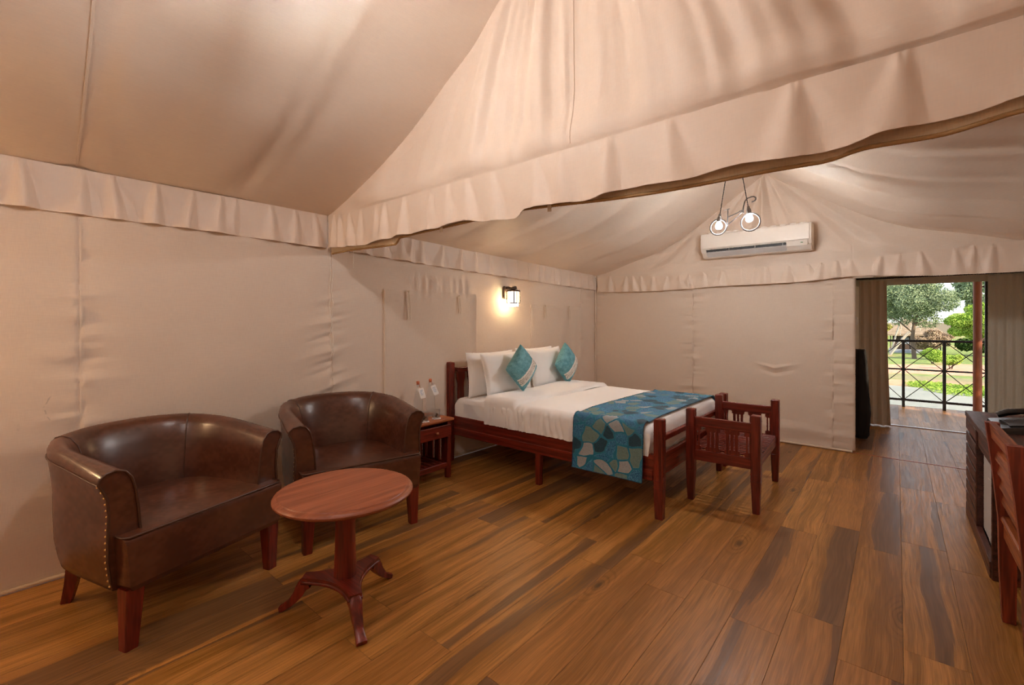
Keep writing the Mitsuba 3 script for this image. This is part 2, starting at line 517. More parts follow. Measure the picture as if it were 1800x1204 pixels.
def back_disp(x, z):
    d = 0.016 * n2(x * 1.2, z * 1.4, 61) + 0.008 * n2(x * 2, z * 9, 62)
    for s, amp, w, seed in ((-1.90, 0.060, 0.080, 63), (-0.503, 0.040, 0.065, 64)):
        dx = x - s
        side = np.where(dx > 0, 0.0, 5.1)
        d = d + amp * (n2(z * 15 + side, 0 * x, seed) + 0.5 * n2(z * 34 + side, 0 * x, seed + 9)) * np.exp(-np.abs(dx) / w)
        d = d - 0.003 * bump(dx, 0.010)
    d = d + 0.065 * (n1(z, 66, 10) + 0.5 * n1(z, 67, 24)) * np.exp(-np.abs(x - XD) / 0.10) * np.clip((1.6 - z) / 0.5, 0.25, 1)
    d = d + 0.050 * (n1(z, 68, 13) + 0.5 * n1(z, 69, 27)) * np.exp(-np.abs(x - XL) / 0.09)
    # creases around a pulled tie point, and slack folds near the floor
    d = d + 0.016 * bump(z - 0.80 - 0.25 * np.abs(x + 1.02), 0.018) * bump(x + 1.02, 0.14) - 0.012 * bump(z - 0.74 - 0.25 * np.abs(x + 1.02), 0.02) * bump(x + 1.02, 0.14)
    d = d + 0.018 * bump(z - 0.16 - 0.02 * n1(x, 70, 2), 0.06) + 0.010 * n2(x * 1.2, z * 14, 71) * np.clip((0.55 - z) / 0.4, 0, 1)
    return d


struct('wall_back')
used['wall_back'] = 1
P = np.stack([X, YB - back_disp(X, Z), Z], -1)
a = np.linspace(0, math.pi, 9)[1:]
edge = np.stack([P[-1] + np.array([0.022 * math.sin(t), 0.022 * (1 - math.cos(t)), 0]) for t in a])
tail = edge[-1][None] + np.array([[-0.05, 0.004, 0], [-3.0, 0.02, 0]])[:, None]
scene['wall_back'] = mikit.ply(grid(np.concatenate([P, edge, tail]), flip=True), 'canvas_wall', True)
for s in (-1.90, -0.503):
    zz = np.linspace(0.04, 1.9, 60)
    Q = np.array([[[s + dx, YB - back_disp(np.float64(s), z_) - o, z_] for dx, o in ((-0.005, -0.002), (-0.004, 0.003), (0.004, 0.003), (0.005, -0.002))] for z_ in zz])
    put('wall_back__seam', grid(Q), 'canvas_wall', 30)
xx = np.linspace(XL + 0.02, XD, 120)
put('wall_back__hem', tube(np.stack([xx, YB - 0.018 + 0.004 * n1(xx, 72, 3), 0 * xx + 0.013], 1), 0.012, 8), 'tape', True)
put('wall_left__corner_cord', tube([[XL + 0.022, YB - 0.03, 0.03], [XL + 0.022, YB - 0.03, 1.0], [XL + 0.022, YB - 0.03, 1.95]], 0.008, 8), 'canvas_wall', True)

# walls the photograph does not look at
struct('wall_right')
used['wall_right'] = 1
y, z = np.meshgrid(np.linspace(YF, YB, 60), np.linspace(0, 2.12, 12), indexing='ij')
scene['wall_right'] = mikit.ply(grid(np.stack([XR + 0.05 + 0.01 * n2(y * 2, z * 2, 75), y, z], -1), flip=True), 'canvas', True)
struct('wall_front')
used['wall_front'] = 1
x, v = np.meshgrid(np.linspace(XL - 0.02, XR + 0.06, 60), np.linspace(0, 1, 20), indexing='ij')
scene['wall_front'] = mikit.ply(grid(np.stack([x, YF + 0 * x, v * (near_roof(x) + 0.02)], -1)), 'canvas', True)

# ------------------------------------------------------------------ roof of the front room
struct('ceiling')
used['ceiling'] = 1


def near_sag(x, y):
    u = (x - XL).clip(0, 2.13) / 2.13
    w = np.clip(u / 0.12, 0, 1) * np.clip((1 - u) / 0.15, 0, 1)
    d = 0.012 * n2(x * 1.0, y * 2.0, 81)
    # two broad creases climbing from the eave to the lamp
    c1 = y - (0.88 + 0.13 * (x - XL))
    d = d + w * (0.012 * bump(c1, 0.14) - 0.013 * bump(c1 - 0.19, 0.12) + 0.008 * bump(c1 + 0.30, 0.12))
    c2 = y - (1.16 - 0.03 * (x - XL))
    d = d + w * (0.006 * bump(c2, 0.045) - 0.006 * bump(c2 + 0.07, 0.04))
    c3 = y - (0.62 + 0.02 * (x - XL))
    d = d - 0.014 * w * bump(c3, 0.10)
    # puckers to the right of the rafter seam
    d = d + 0.007 * n2(x * 13 + 0.4 * y, 0 * y, 82) * np.exp(-((y - 0.385) / 0.04) ** 2) * (y > 0.33)
    d = d - 0.015 * bump(y - 0.34, 0.05)
    return d


def roof_half(profile, x0, x1, y0, y1, nx, ny, sag, z_of_y=None):
    x, y = np.meshgrid(np.linspace(x0, x1, nx), np.linspace(y0, y1, ny), indexing='ij')
    z = profile(x) - sag(x, y)
    if z_of_y is not None:
        z = z + z_of_y(x, y)
    return grid(np.stack([x, y, z], -1), flip=True)


scene['ceiling'] = mikit.ply(cat(roof_half(near_roof, XL - 0.02, XP, YF, YE + 0.01, 150, 330, near_sag), roof_half(near_roof, XP, XR + 0.05, YF, YE + 0.01, 30, 30, lambda x, y: 0.01 * n2(x, y, 83))), 'canvas', True)
xx = np.linspace(XL, XP, 120)
yr = 0.340 - 0.060 * (xx - XL)
Q = np.stack([np.stack([xx, yr + dy, near_roof(xx) - near_sag(xx, yr + dy) + o], -1) for dy, o in ((-0.006, 0.003), (-0.0045, -0.004), (0.0045, -0.004), (0.006, 0.003))])
put('ceiling__seam', grid(Q), 'canvas', 40)

# the hung gable between the two rooms
struct('wall_middle')
used['wall_middle'] = 1
x, v = np.meshgrid(np.linspace(XL - 0.01, XR + 0.05, 520), np.linspace(0, 1, 130), indexing='ij')
zb = 2.055 + 0.0 * x
zt = near_roof(x) + 0.004
z = zb + v * (zt - zb)


def gable_disp(x, z, zb, zt):
    hgt = (zt - zb).clip(0.03)
    v = (z - zb) / hgt
    ang = np.arctan2(x - XP, 3.75 - z)
    bend = ang + 0.06 * np.sign(ang) * (1 - v) ** 2
    d = 0.17 * n1(bend, 91, 13) + 0.06 * n1(bend, 92, 34)
    d = d * np.clip(v * 3.0 + 0.25, 0, 1) * np.clip((1 - v) * 6, 0, 1) ** 0.7 * np.clip(hgt / 0.35, 0, 1)
    # slack cloth bellies over the stitched valance line
    belly = np.exp(-((z - zb - 0.085) / 0.075) ** 2) * (0.006 + 0.085 * (n1(x, 93, 1.9) + 0.12).clip(0) + 0.030 * np.clip((x + 0.7) / 0.7, 0, 1))
    belly = belly * np.clip(hgt / 0.3, 0, 1)
    d = d + belly * np.clip((z - zb) / 0.03, 0, 1)
    # swags on the right hand half
    sw = np.clip((x + 0.95) / 0.5, 0, 1)
    rr = np.hypot((x + 0.55) * 0.75, (z - 2.75))
    d = d + sw * 0.060 * n1(rr, 94, 7.0) * np.clip(hgt / 0.4, 0, 1) * np.clip(v * 4, 0, 1)
    return d + 0.004


gd = gable_disp(x, z, zb, zt)
scene['wall_middle'] = mikit.ply(grid(np.stack([x, YE - gd, z], -1), flip=True), 'canvas_satin', True)
zz = np.linspace(2.09, 3.05, 50)
xq = -1.105 + 0 * zz
gq = gable_disp(xq, zz, 2.055 + 0 * zz, near_roof(xq))
put('wall_middle__seam', grid(np.stack([np.stack([xq + dx, YE - gq - o, zz], -1) for dx, o in ((-0.006, -0.002), (-0.004, 0.003), (0.004, 0.003), (0.006, -0.002))]), flip=True), 'canvas_satin', 40)


# ------------------------------------------------------------------ valances
def valance(p0, p1, out, top, bot, seed, gather=0.13, amp=0.016, n=700, m=16, thick=0.004, rough=0.011, mean=0.012, grow=0.0):
    """a gathered strip from p0 to p1 (xy); out = unit vector into the room; top(s), bot(s) heights at the distance s along it"""
    p0, p1, out = np.asarray(p0, float), np.asarray(p1, float), np.asarray(out, float)
    L = np.linalg.norm(p1 - p0)
    s = np.linspace(0, L, n)
    r = np.random.default_rng(seed)
    tucks, t = [], 0.0
    while True:
        t += r.uniform(0.55, 1.5) * gather * (1 + grow * t / L)
        if t > L:
            break
        tucks.append(t)
    v = np.linspace(0, 1, m)
    S, V = np.meshgrid(s, v, indexing='ij')
    d = mean + amp * 1.2 * n1(S, seed + 1, 0.75 / gather) * (0.25 + 0.75 * V)
    for t in tucks:
        k = r.uniform(0.5, 1.1)
        lean = r.uniform(-0.2, 0.2) * 0.2
        wv = (0.010 + 0.045 * V) * (gather * (1 + grow * t / L) / 0.13) ** 0.6
        d = d + amp * k * (np.exp(-((S - t - lean * V) / wv) ** 2) * (0.20 + 0.80 * V ** 0.7)) - amp * 0.7 * k * np.exp(-((S - t - 0.9 * wv - lean * V) / (wv * 0.8)) ** 2) * V ** 0.6
        d = d - 0.006 * np.exp(-((S - t) / 0.006) ** 2) * np.exp(-(V / 0.12) ** 2)
    d = d + rough * n1(S, seed + 2, 52) * np.clip((V - 0.86) / 0.14, 0, 1)
    d = d.clip(0.003)
    zt, zb = top(S), bot(S) + 0.004 * n1(S, seed + 3, 14)
    z = zt + V * (zb - zt)
    xy = p0 + (p1 - p0) * (S / L)[..., None] + out * d[..., None]
    F = np.concatenate([xy, z[..., None]], -1)
    B = F.copy()
    B[..., :2] -= out * thick
    body = cat(grid(F), grid(B, flip=True), grid(np.stack([F[:, -1], B[:, -1]], 0)), grid(np.stack([F[:, 0], B[:, 0]], 0)))
    return body, tucks


def add_valance(name, label, p0, p1, out, top, bot, seed, mat_='canvas_satin', **kw):
    body, tucks = valance(p0, p1, out, top, bot, seed, **kw)
    k = put(name, body, mat_, True)
    tag(k, label, 'valance', None)
    return k


c = lambda val: (lambda s: val + 0 * s)  # noqa: E731
k1 = add_valance('valance', 'beige gathered canvas valance along the eave above the two brown armchairs', (XL + 0.004, YF), (XL + 0.004, YE - 0.01), (1, 0), c(2.098), lambda s: 1.862 - 0.010 * np.clip((s - 2.2) / 0.7, 0, 1), 101, gather=0.15, amp=0.032)
fb = PchipInterpolator([-3.3, -3.232, -2.735, -2.353, -1.931, -1.837, -1.583, -1.413, -1.343, -1.163, -0.988, -0.856, -0.783, -0.604, -0.523, -0.411, -0.259, -0.126, -0.02, 0.142, 0.242, 1.1],
                       [1.850, 1.849, 1.823, 1.834, 1.836, 1.848, 1.817, 1.807, 1.837, 1.833, 1.823, 1.839, 1.837, 1.823, 1.833, 1.839, 1.823, 1.827, 1.846, 1.85, 1.866, 1.87])
k2 = add_valance('valance', 'long pinkish canvas valance crossing the room at the foot of the big draped gable', (XL + 0.045, YE - 0.004), (XR, YE - 0.004), (0, -1), lambda s: 2.066 + 0.014 * n1(s, 5, 2.2) + 0.03 * np.clip(1 - s / 0.25, 0, 1), lambda s: fb(s + XL + 0.045), 111, gather=0.11, amp=0.032, n=900, grow=2.6)
bb = PchipInterpolator([-3.3, -3.031, -2.43, -2.395, -1.921, -1.436, -1.232, -0.876, -0.599, -0.343, -0.178, -0.065, 0.084, 0.255, 1.1], [1.812, 1.814, 1.797, 1.832, 1.843, 1.852, 1.841, 1.817, 1.809, 1.81, 1.807, 1.824, 1.819, 1.841, 1.85])
k3 = add_valance('valance', 'tan back layer of the crossing valance, its edge showing just below the pinkish layer', (XL, YE + 0.034), (XR, YE + 0.034), (0, -1), c(2.10), lambda s: bb(s + XL), 121, mat_='lining', gather=0.4, amp=0.012, n=500, mean=0.004)
xx = np.linspace(XL + 0.03, XR, 200)
put(k3 + '__hem', tube(np.stack([xx, 0 * xx + YE + 0.026, bb(xx) + 0.001], 1), 0.007, 6), 'lining_hem', True)
k4 = add_valance('valance', 'yellowish canvas valance on the bed side wall above the glowing wall lantern', (XL + 0.004, YE + 0.08), (XL + 0.004, YB - 0.02), (1, 0), lambda s: 2.045 - 0.075 * s / 3.9, lambda s: 1.86 - 0.11 * (s / 3.9) ** 0.7, 131, gather=0.17, amp=0.034)
k5 = add_valance('valance', 'pale canvas valance on the far wall under the white air conditioner', (XL + 0.06, YB - 0.03), (XR + 0.04, YB - 0.03), (0, -1), lambda s: 1.955 - 0.05 * np.sin(np.clip(s / 1.6, 0, 1) * np.pi) ** 1 * 0.8 - 0.04 * np.clip((s - 0.5) / 0.6, 0, 1) + 0.07 * np.clip((s - 2.6) / 1.4, 0, 1), lambda s: 1.722 - 0.02 * np.sin(np.clip(s / 1.6, 0, 1) * np.pi) + 0.035 * bump(s - 2.9, 0.35), 141, gather=0.16, amp=0.027)
for (x, z) in ((-1.232, 1.845), (-1.99, 1.845)):
    put(k3 + '__tape', box(x - 0.011, x + 0.011, YE + 0.018, YE + 0.022, z - 0.030, z + 0.012, 0.001), 'tape')

# ------------------------------------------------------------------ roof and gable of the bedroom
struct('ceiling_001')
used['ceiling'] = 2


def far_sag(x, y):
    w = np.sin(np.pi * (np.minimum(x - XL, XR - x) / 2.13).clip(0, 1)) ** 0.7
    d = 0.02 * n2(x * 0.8, y * 1.2, 151)
    for k in range(7):
        yy0 = 2.2 + 0.55 * k
        d = d + w * (0.016 * bump(y - yy0 - 0.10 * (x - XP) * np.sign(XP - x), 0.09) - 0.012 * bump(y - yy0 - 0.2 - 0.10 * (x - XP) * np.sign(XP - x), 0.07))
    return d


eave = lambda x, y: (2.045 - 0.09 * (y - 1.78) / 3.88 - 1.955) * (1 - (np.minimum(x - XL, XR - x) / 2.13).clip(0, 1))  # noqa: E731
scene['ceiling_001'] = mikit.ply(cat(roof_half(far_roof, XL - 0.02, XP, YE + 0.05, YB, 110, 220, far_sag, eave), roof_half(far_roof, XP, XR + 0.05, YE + 0.05, YB, 110, 220, far_sag, eave)), 'canvas', True)
struct('wall_gable')
used['wall_gable'] = 1
x, v = np.meshgrid(np.linspace(XL - 0.01, XR + 0.05, 480), np.linspace(0, 1, 110), indexing='ij')
zb = np.where(x > XD, 1.74, 1.86)
zt = far_roof(x) + 0.01
z = zb + v * (zt - zb)
ang = np.arctan2(x - XP, 3.02 - z)
gd = 0.16 * n1(ang, 161, 5.5) + 0.10 * n1(ang, 162, 12)
gd = gd * np.clip((zt - z) / 0.16, 0, 1) ** 0.7 * np.clip((z - 1.93) / 0.25, 0, 1) * np.clip((zt - zb) / 0.4, 0, 1)
gd = gd + 0.035 * bump(z - 2.03, 0.06) * np.clip((zt - 2.0) / 0.3, 0, 1) * (0.5 + n1(x, 163, 2))
scene['wall_gable'] = mikit.ply(grid(np.stack([x, YB - 0.02 - gd - 0.008, z], -1), flip=True), 'canvas', True)

# ------------------------------------------------------------------ the porch behind the doorway
struct('wall_porch')
used['wall_porch'] = 1
y, z = np.meshgrid(np.linspace(YB + 0.05, 7.47, 40), np.linspace(0, 2.3, 10), indexing='ij')
porch = [grid(np.stack([-0.412 + 0 * y, y, z], -1)), grid(np.stack([1.13 + 0 * y, y, z], -1), flip=True)]
scene['wall_porch'] = mikit.ply(cat(*porch), 'canvas', True)
struct('ceiling_002')
used['ceiling'] = 3
scene['ceiling_002'] = mikit.ply(box(-0.45, 1.16, YB + 0.03, 7.52, 2.05, 2.07, 0.004), 'canvas')
struct('wall_outer')
used['wall_outer'] = 1
scene['wall_outer'] = mikit.ply(cat(box(-3.5, -0.365, 7.475, 7.505, 0, 2.7), box(0.80, 3.1, 7.475, 7.505, 0, 2.7), box(-0.365, 0.80, 7.475, 7.505, 1.84, 2.7), box(3.07, 3.1, 4.5, 7.475, 0, 2.7), box(-3.5, 3.1, 5.75, 7.5, 2.68, 2.70)), 'canvas')  # right wing and its side wall are out of view, sized to shade the veranda
struct('door_1')
put('door_1__frame_post', box(0.775, 0.812, 7.50, 7.54, 0.0, 1.90, 0.003), 'door_dark')
put('door_1__frame_post', box(-0.395, -0.363, 7.51, 7.55, 0.0, 1.90, 0.003), 'door_dark')
put('door_1__top_bar', box(-0.363, 0.775, 7.51, 7.53, 1.845, 1.875, 0.003), 'door_dark')


def drape(x0, x1, y, z0, z1, n, amp, seed, toe=0.0, gathers=9):
    u, v = np.meshgrid(np.linspace(0, 1, n), np.linspace(0, 1, 40), indexing='ij')
    x = x0 + u * (x1 - x0) + toe * (u - 0.2) * v ** 2 + 0.006 * n1(v, seed, 5)
    ph = gathers * u + 0.25 * n1(v, seed + 1, 2.5)
    d = amp * (np.sin(2 * np.pi * ph) * (0.55 + 0.45 * v) + 0.5 * n1(u, seed + 2, 8) + 0.5 * n2(u * 6, v * 3, seed + 3))
    d = d + 0.03 * bump(v - 0.96, 0.05) * n1(u, seed + 4, 6)
    z = z1 + v * (z0 - z1)
    F = np.stack([x, y + d, z], -1)
    B = F + np.array([0, 0.004, 0])
    return cat(grid(F), grid(B, flip=True), grid(np.stack([F[-1], B[-1]]), flip=True), grid(np.stack([F[0], B[0]])), grid(np.stack([F[:, -1], B[:, -1]])))


k = thing('door_curtain', 'brown gathered curtain at the left side of the porch doorway', 'curtain')
put(k + '__panel', drape(-0.372, -0.095, 7.37, 0.012, 1.83, 160, 0.028, 171, 0.05, 3.6), 'curtain', True)
k = thing('door_curtain', 'pale greenish curtain at the right side of the doorway, above the telephone', 'curtain')
put(k + '__panel', drape(0.785, 1.12, 7.38, 0.012, 1.83, 160, 0.012, 181, 0.0, 5), 'sheer', True)
k = thing('door_pelmet', 'short canvas pelmet across the top of the porch doorway', 'pelmet')
put(k + '__panel', drape(-0.405, 1.12, 7.44, 1.768, 2.035, 220, 0.006, 185, 0.0, 11), 'sheer', True)
put(k + '__rod', tube([[-0.405, 7.43, 1.86], [0.4, 7.43, 1.86], [1.12, 7.43, 1.86]], 0.010, 8), 'door_dark', True)

# black bundle standing in the shade behind the wall edge
k = thing('black_bundle', 'tall black cloth bundle in the shade between the canvas wall edge and the curtain', 'bag')
hh = np.linspace(0.012, 0.995, 60)
aa = np.linspace(0, 2 * math.pi, 48, endpoint=False)
H, A = np.meshgrid(hh, aa, indexing='ij')
wx = np.interp(H, [0, 0.05, 0.2, 0.3, 0.45, 0.7, 0.9, 0.99], [0.050, 0.075, 0.080, 0.092, 0.080, 0.072, 0.062, 0.050])
lump = 1 + 0.20 * n2(A * 3, H * 18, 191) * np.clip((0.6 - H) / 0.2, 0.2, 1)
R = np.stack([-0.305 + np.interp(H, [0, 1], [0.0, -0.01]) + wx * lump * np.cos(A), 6.40 + 0.9 * wx * lump * np.sin(A), H], -1)
body = grid(R, cv=True, flip=True)
capt = M(np.vstack([R[-1], R[-1].mean(0) + [0, 0, 0.006]]), np.stack([np.arange(48), (np.arange(48) + 1) % 48, np.full(48, 48)], 1))
capb = M(np.vstack([R[0], R[0].mean(0)]), np.stack([(np.arange(48) + 1) % 48, np.arange(48), np.full(48, 48)], 1))
put(k + '__body', cat(body, capt, capb), 'black_cloth', 50)
put(k + '__top_board', box(-0.385, -0.268, 6.36, 6.44, 0.985, 1.0, 0.003), 'black_metal')

k = thing('light_switch', 'small white light switch on the porch wall above the black bundle', 'switch')
put(k + '__plate', box(-0.412, -0.380, 7.20, 7.29, 1.265, 1.365, 0.003), 'switch_white')
put(k + '__rocker', box(-0.382, -0.374, 7.225, 7.265, 1.285, 1.345, 0.002), 'switch_white')


# ------------------------------------------------------------------ armchairs
def tub_path(n=90):
    """centre line of the tub wall, from the right arm's front round the back to the left arm's front, and outward normals"""
    t = np.linspace(0, 1, n)
    pts = []
    xf, hw, xb = 0.30, 0.345, -0.325
    L1, rad = 0.30, 0.30
    # straight arm, quarter superellipse, back, mirrored
    q = np.linspace(0, math.pi / 2, 60)
    cxn, cyn = 0.02, 0.0
    ex = 2.0 / 2.6
    arc = np.stack([cxn - (cxn - xb) * np.sin(q) ** ex, hw * np.cos(q) ** ex], 1)
    arm = np.stack([np.linspace(xf, cxn, 20)[:-1], np.full(19, hw)], 1)
    half = np.vstack([arm, arc])
    full_ = np.vstack([half, (half[::-1] * [1, -1])[1:]])
    s = np.concatenate([[0], np.cumsum(np.linalg.norm(np.diff(full_, axis=0), axis=1))])
    u = np.linspace(0, s[-1], n)
    p = np.stack([np.interp(u, s, full_[:, 0]), np.interp(u, s, full_[:, 1])], 1)
    for _ in range(3):
        p[1:-1] = 0.25 * p[:-2] + 0.5 * p[1:-1] + 0.25 * p[2:]
    tg = np.gradient(p, axis=0)
    tg /= np.linalg.norm(tg, axis=1, keepdims=True)
    nn = np.stack([-tg[:, 1], tg[:, 0]], 1)
    if (nn[0] * p[0]).sum() < 0 and nn[0, 1] < 0:
        nn = -nn
    return p, nn, u / u[-1]


def armchair(rz, loc, label):
    k = thing('armchair', label, 'armchair', 'brown leather tub armchairs')
    W = lambda m: turned(m.copy().apply_scale([1, 0.978, 1]), rz, loc)  # noqa: E731
    p, nn, t = tub_path(110)
    back = np.sin(np.pi * t) ** 1.2                # 0 at the arm fronts, 1 at the back
    prof = np.array([(-0.055, 0.36), (-0.056, 0.45), (-0.054, 0.54), (-0.048, 0.62), (-0.036, 0.675), (-0.014, 0.705), (0.016, 0.716), (0.046, 0.710), (0.066, 0.692), (0.068, 0.672), (0.056, 0.650),
                     (0.044, 0.61), (0.042, 0.54), (0.046, 0.45), (0.046, 0.36), (0.036, 0.28), (0.028, 0.245), (0.0, 0.238), (-0.03, 0.24)])
    o, zc = prof[:, 0], prof[:, 1]
    flare = np.zeros(len(prof))
    flare[6:12] = [0.004, 0.014, 0.024, 0.026, 0.016, 0.004]
    o = o - np.array([0] * 7 + [0.006, 0.016, 0.018, 0.008, 0, 0, 0, 0, 0, 0, 0, 0])
    hs = ((zc - 0.45) / 0.27).clip(0, 1)
    O = o[None] + flare[None] * np.exp(-((1 - np.abs(2 * t - 1)) / 0.28) ** 2)[:, None] + 0.014 * back[:, None] * hs[None] ** 1.5 - 0.040 * (0.4 + 0.6 * back)[:, None] * (((0.69 - zc) / 0.30).clip(0, 1.1) * (o < 0) * (zc > 0.3))[None] - 0.018 * back[:, None] * ((0.6 - zc) / 0.36).clip(0, 1)[None] * (o > 0)[None]
    ZZ = zc[None] + 0.076 * (back ** 0.8)[:, None] * hs[None]
    P = np.stack([p[:, 0][:, None] + nn[:, 0][:, None] * O, p[:, 1][:, None] + nn[:, 1][:, None] * O, ZZ], -1)
    shell = grid(P, cv=True, flip=True)
    ends = []
    for e, fl in ((0, False), (-1, True)):
        ring = P[e]
        ctr = np.array([[ring[:, 0].mean() + 0.012, ring[4:14, 1].mean(), 0.52]])
        pol = Polygon(np.stack([ring[:, 1], ring[:, 2]], 1)).buffer(0)
        v2, f2 = trimesh.creation.triangulate_polygon(pol, engine='earcut')
        ends.append(M(np.stack([np.full(len(v2), ring[0, 0] + 0.001), v2[:, 0], v2[:, 1]], 1), f2))
        # rounded welt round the arm front
    put(k + '__shell', W(cat(shell)), 'leather', 50)
    for e in ends:
        put(k + '__arm_front', W(e), 'leather', False)
    for e in (0, -1):
        ring = P[e][1:16] + np.array([0.004, 0, 0])
        put(k + '__piping', W(tube(ring, 0.0055, 8)), 'leather_seam', True)
        outer = P[e][10:17]
        # nails down the outer edge of the arm front
        zz = np.linspace(0.665, 0.262, 17)
        yy_ = np.interp(zz, P[e][9:17, 2][::-1], P[e][9:17, 1][::-1])
        sgn = np.sign(yy_[0])
        nails = cat([ball([P[e][0, 0] - 0.010, y_ + sgn * 0.0005, z_], 0.0045, 1) for y_, z_ in zip(yy_, zz)])
        kk = put(k + '__nail_trim', W(nails), 'brass_nail', True)
        tag(kk, 'row of small brass nail heads', None, None, 'stuff')
    # piping along the outer lip and the seams between back and arms
    lip = P[:, 9] + np.concatenate([nn * 0.002, np.zeros((len(p), 1))], 1)
    put(k + '__piping', W(tube(lip, 0.0035, 6)), 'leather_seam', True)
    for i in (36, 73):
        put(k + '__seam', W(tube(P[i][1:10] + np.concatenate([[0, 0], [0.001]]), 0.0035, 6)), 'leather_seam', True)
    # seat: front rail with ledge, crowned seat
    fr = hull([[x_, y_, z_] for (x_, y_, z_) in [(a_, s_ * b_, c_) for s_ in (-1, 1) for a_, b_, c_ in ((0.375, 0.350, 0.262), (0.375, 0.362, 0.425), (0.368, 0.366, 0.446), (0.350, 0.368, 0.455), (0.366, 0.338, 0.240), (0.25, 0.338, 0.240), (0.25, 0.366, 0.455), (0.25, 0.360, 0.26), (0.352, 0.362, 0.27))]])
    put(k + '__front_rail', W(fr), 'leather', 20)
    put(k + '__piping', W(tube([[0.30, -0.366, 0.456], [0.348, -0.366, 0.456], [0.366, -0.352, 0.454], [0.370, -0.2, 0.455], [0.371, 0, 0.456], [0.370, 0.2, 0.455], [0.366, 0.352, 0.454], [0.348, 0.366, 0.456], [0.30, 0.366, 0.456]], 0.005, 8)), 'leather_seam', True)
    u, v = np.meshgrid(np.linspace(-1, 1, 50), np.linspace(-1, 1, 50), indexing='ij')
    sx = 0.035 + 0.325 * u
    half = 0.300 * np.clip(1.02 - np.clip(-u - 0.25, 0, 1) ** 2.2 * 0.62, 0.3, 1) + 0.045 * np.clip((u - 0.72) / 0.28, 0, 1)
    sz = 0.452 + 0.022 * (1 - u ** 2) * (1 - v ** 2) - 0.012 * np.clip(-u, 0, 1) + 0.003 * n2(u * 3, v * 3, 7)
    seat = grid(np.stack([sx, v * half, sz], -1))
    put(k + '__seat', W(seat), 'leather', True)
    put(k + '__base', W(cat(box(-0.30, 0.26, -0.30, 0.30, 0.245, 0.40, 0.02))), 'leather')
    for s in (-1, 1):
        put(k + '__leg', W(frustum((0.324, s * 0.330, 0.0), (0.024, 0.024), (0.328, s * 0.322, 0.246), (0.034, 0.034))), 'mahogany_z')
        tt = np.linspace(0, 1, 10)
        path = np.stack([-0.255 - 0.055 * tt ** 2 + 0.02 * tt, s * (0.235 + 0.02 * tt), 0.25 - 0.25 * tt], 1)
        kk = put(k + '__leg', W(tube(path, np.linspace(0.040, 0.026, 10), 4, flat=(1, 1))), 'mahogany_z')
    return k


armchair(math.radians(18), (-2.748, 0.602, 0), 'brown leather tub armchair nearest the camera, with brass nails on its arm')
armchair(math.radians(-12), (-2.785, 1.590, 0), 'brown leather tub armchair behind the round table, beside the nightstand')

# ------------------------------------------------------------------ round table
k = thing('round_table', 'round reddish wooden pedestal table in front of the two armchairs', 'table')
tx, ty = -1.915, 1.088
prof = [(0, 0.512), (0.20, 0.512), (0.272, 0.514), (0.290, 0.518), (0.299, 0.526), (0.300, 0.533), (0.295, 0.541), (0.286, 0.545), (0.280, 0.5452), (0.277, 0.5492), (0.270, 0.5512), (0.0, 0.5512)]
put(k + '__top', lathe(prof, 96, (tx, ty, 0)), 'table_wood', 35)
put(k + '__column', lathe([(0.062, 0.512), (0.062, 0.500), (0.046, 0.495), (0.043, 0.40), (0.044, 0.30), (0.047, 0.22), (0.049, 0.158), (0.049, 0.150)], 40, (tx, ty, 0)), 'mahogany_z', 40)
tips = [math.radians(a) for a in (-17, 103, 223)]
outl = []
for i, a0 in enumerate(tips):
    a1 = a0 + 2 * math.pi / 3
    d0, n0 = np.array([math.cos(a0), math.sin(a0)]), np.array([-math.sin(a0), math.cos(a0)])
    d1, n1_ = np.array([math.cos(a1), math.sin(a1)]), np.array([-math.sin(a1), math.cos(a1)])
    q0, q1 = d0 * 0.185 + n0 * 0.027, d1 * 0.185 - n1_ * 0.027
    mid = (d0 + d1) / np.linalg.norm(d0 + d1) * 0.052
    outl.append(d0 * 0.185 - n0 * 0.027)
    for s in np.linspace(0, 1, 16):
        outl.append((1 - s) ** 2 * q0 + 2 * s * (1 - s) * mid * 0.65 + s ** 2 * q1)
plate = prism(np.array(outl) + [tx, ty], 0.020, 0.135)
put(k + '__base_plate', plate, 'mahogany_x', 30)
rimo = np.array(outl)
put(k + '__base_moulding', tube(np.concatenate([rimo * 0.985 + [tx, ty], np.full((len(rimo), 1), 0.134)], 1), 0.008, 8, closed=True), 'mahogany_x', True)
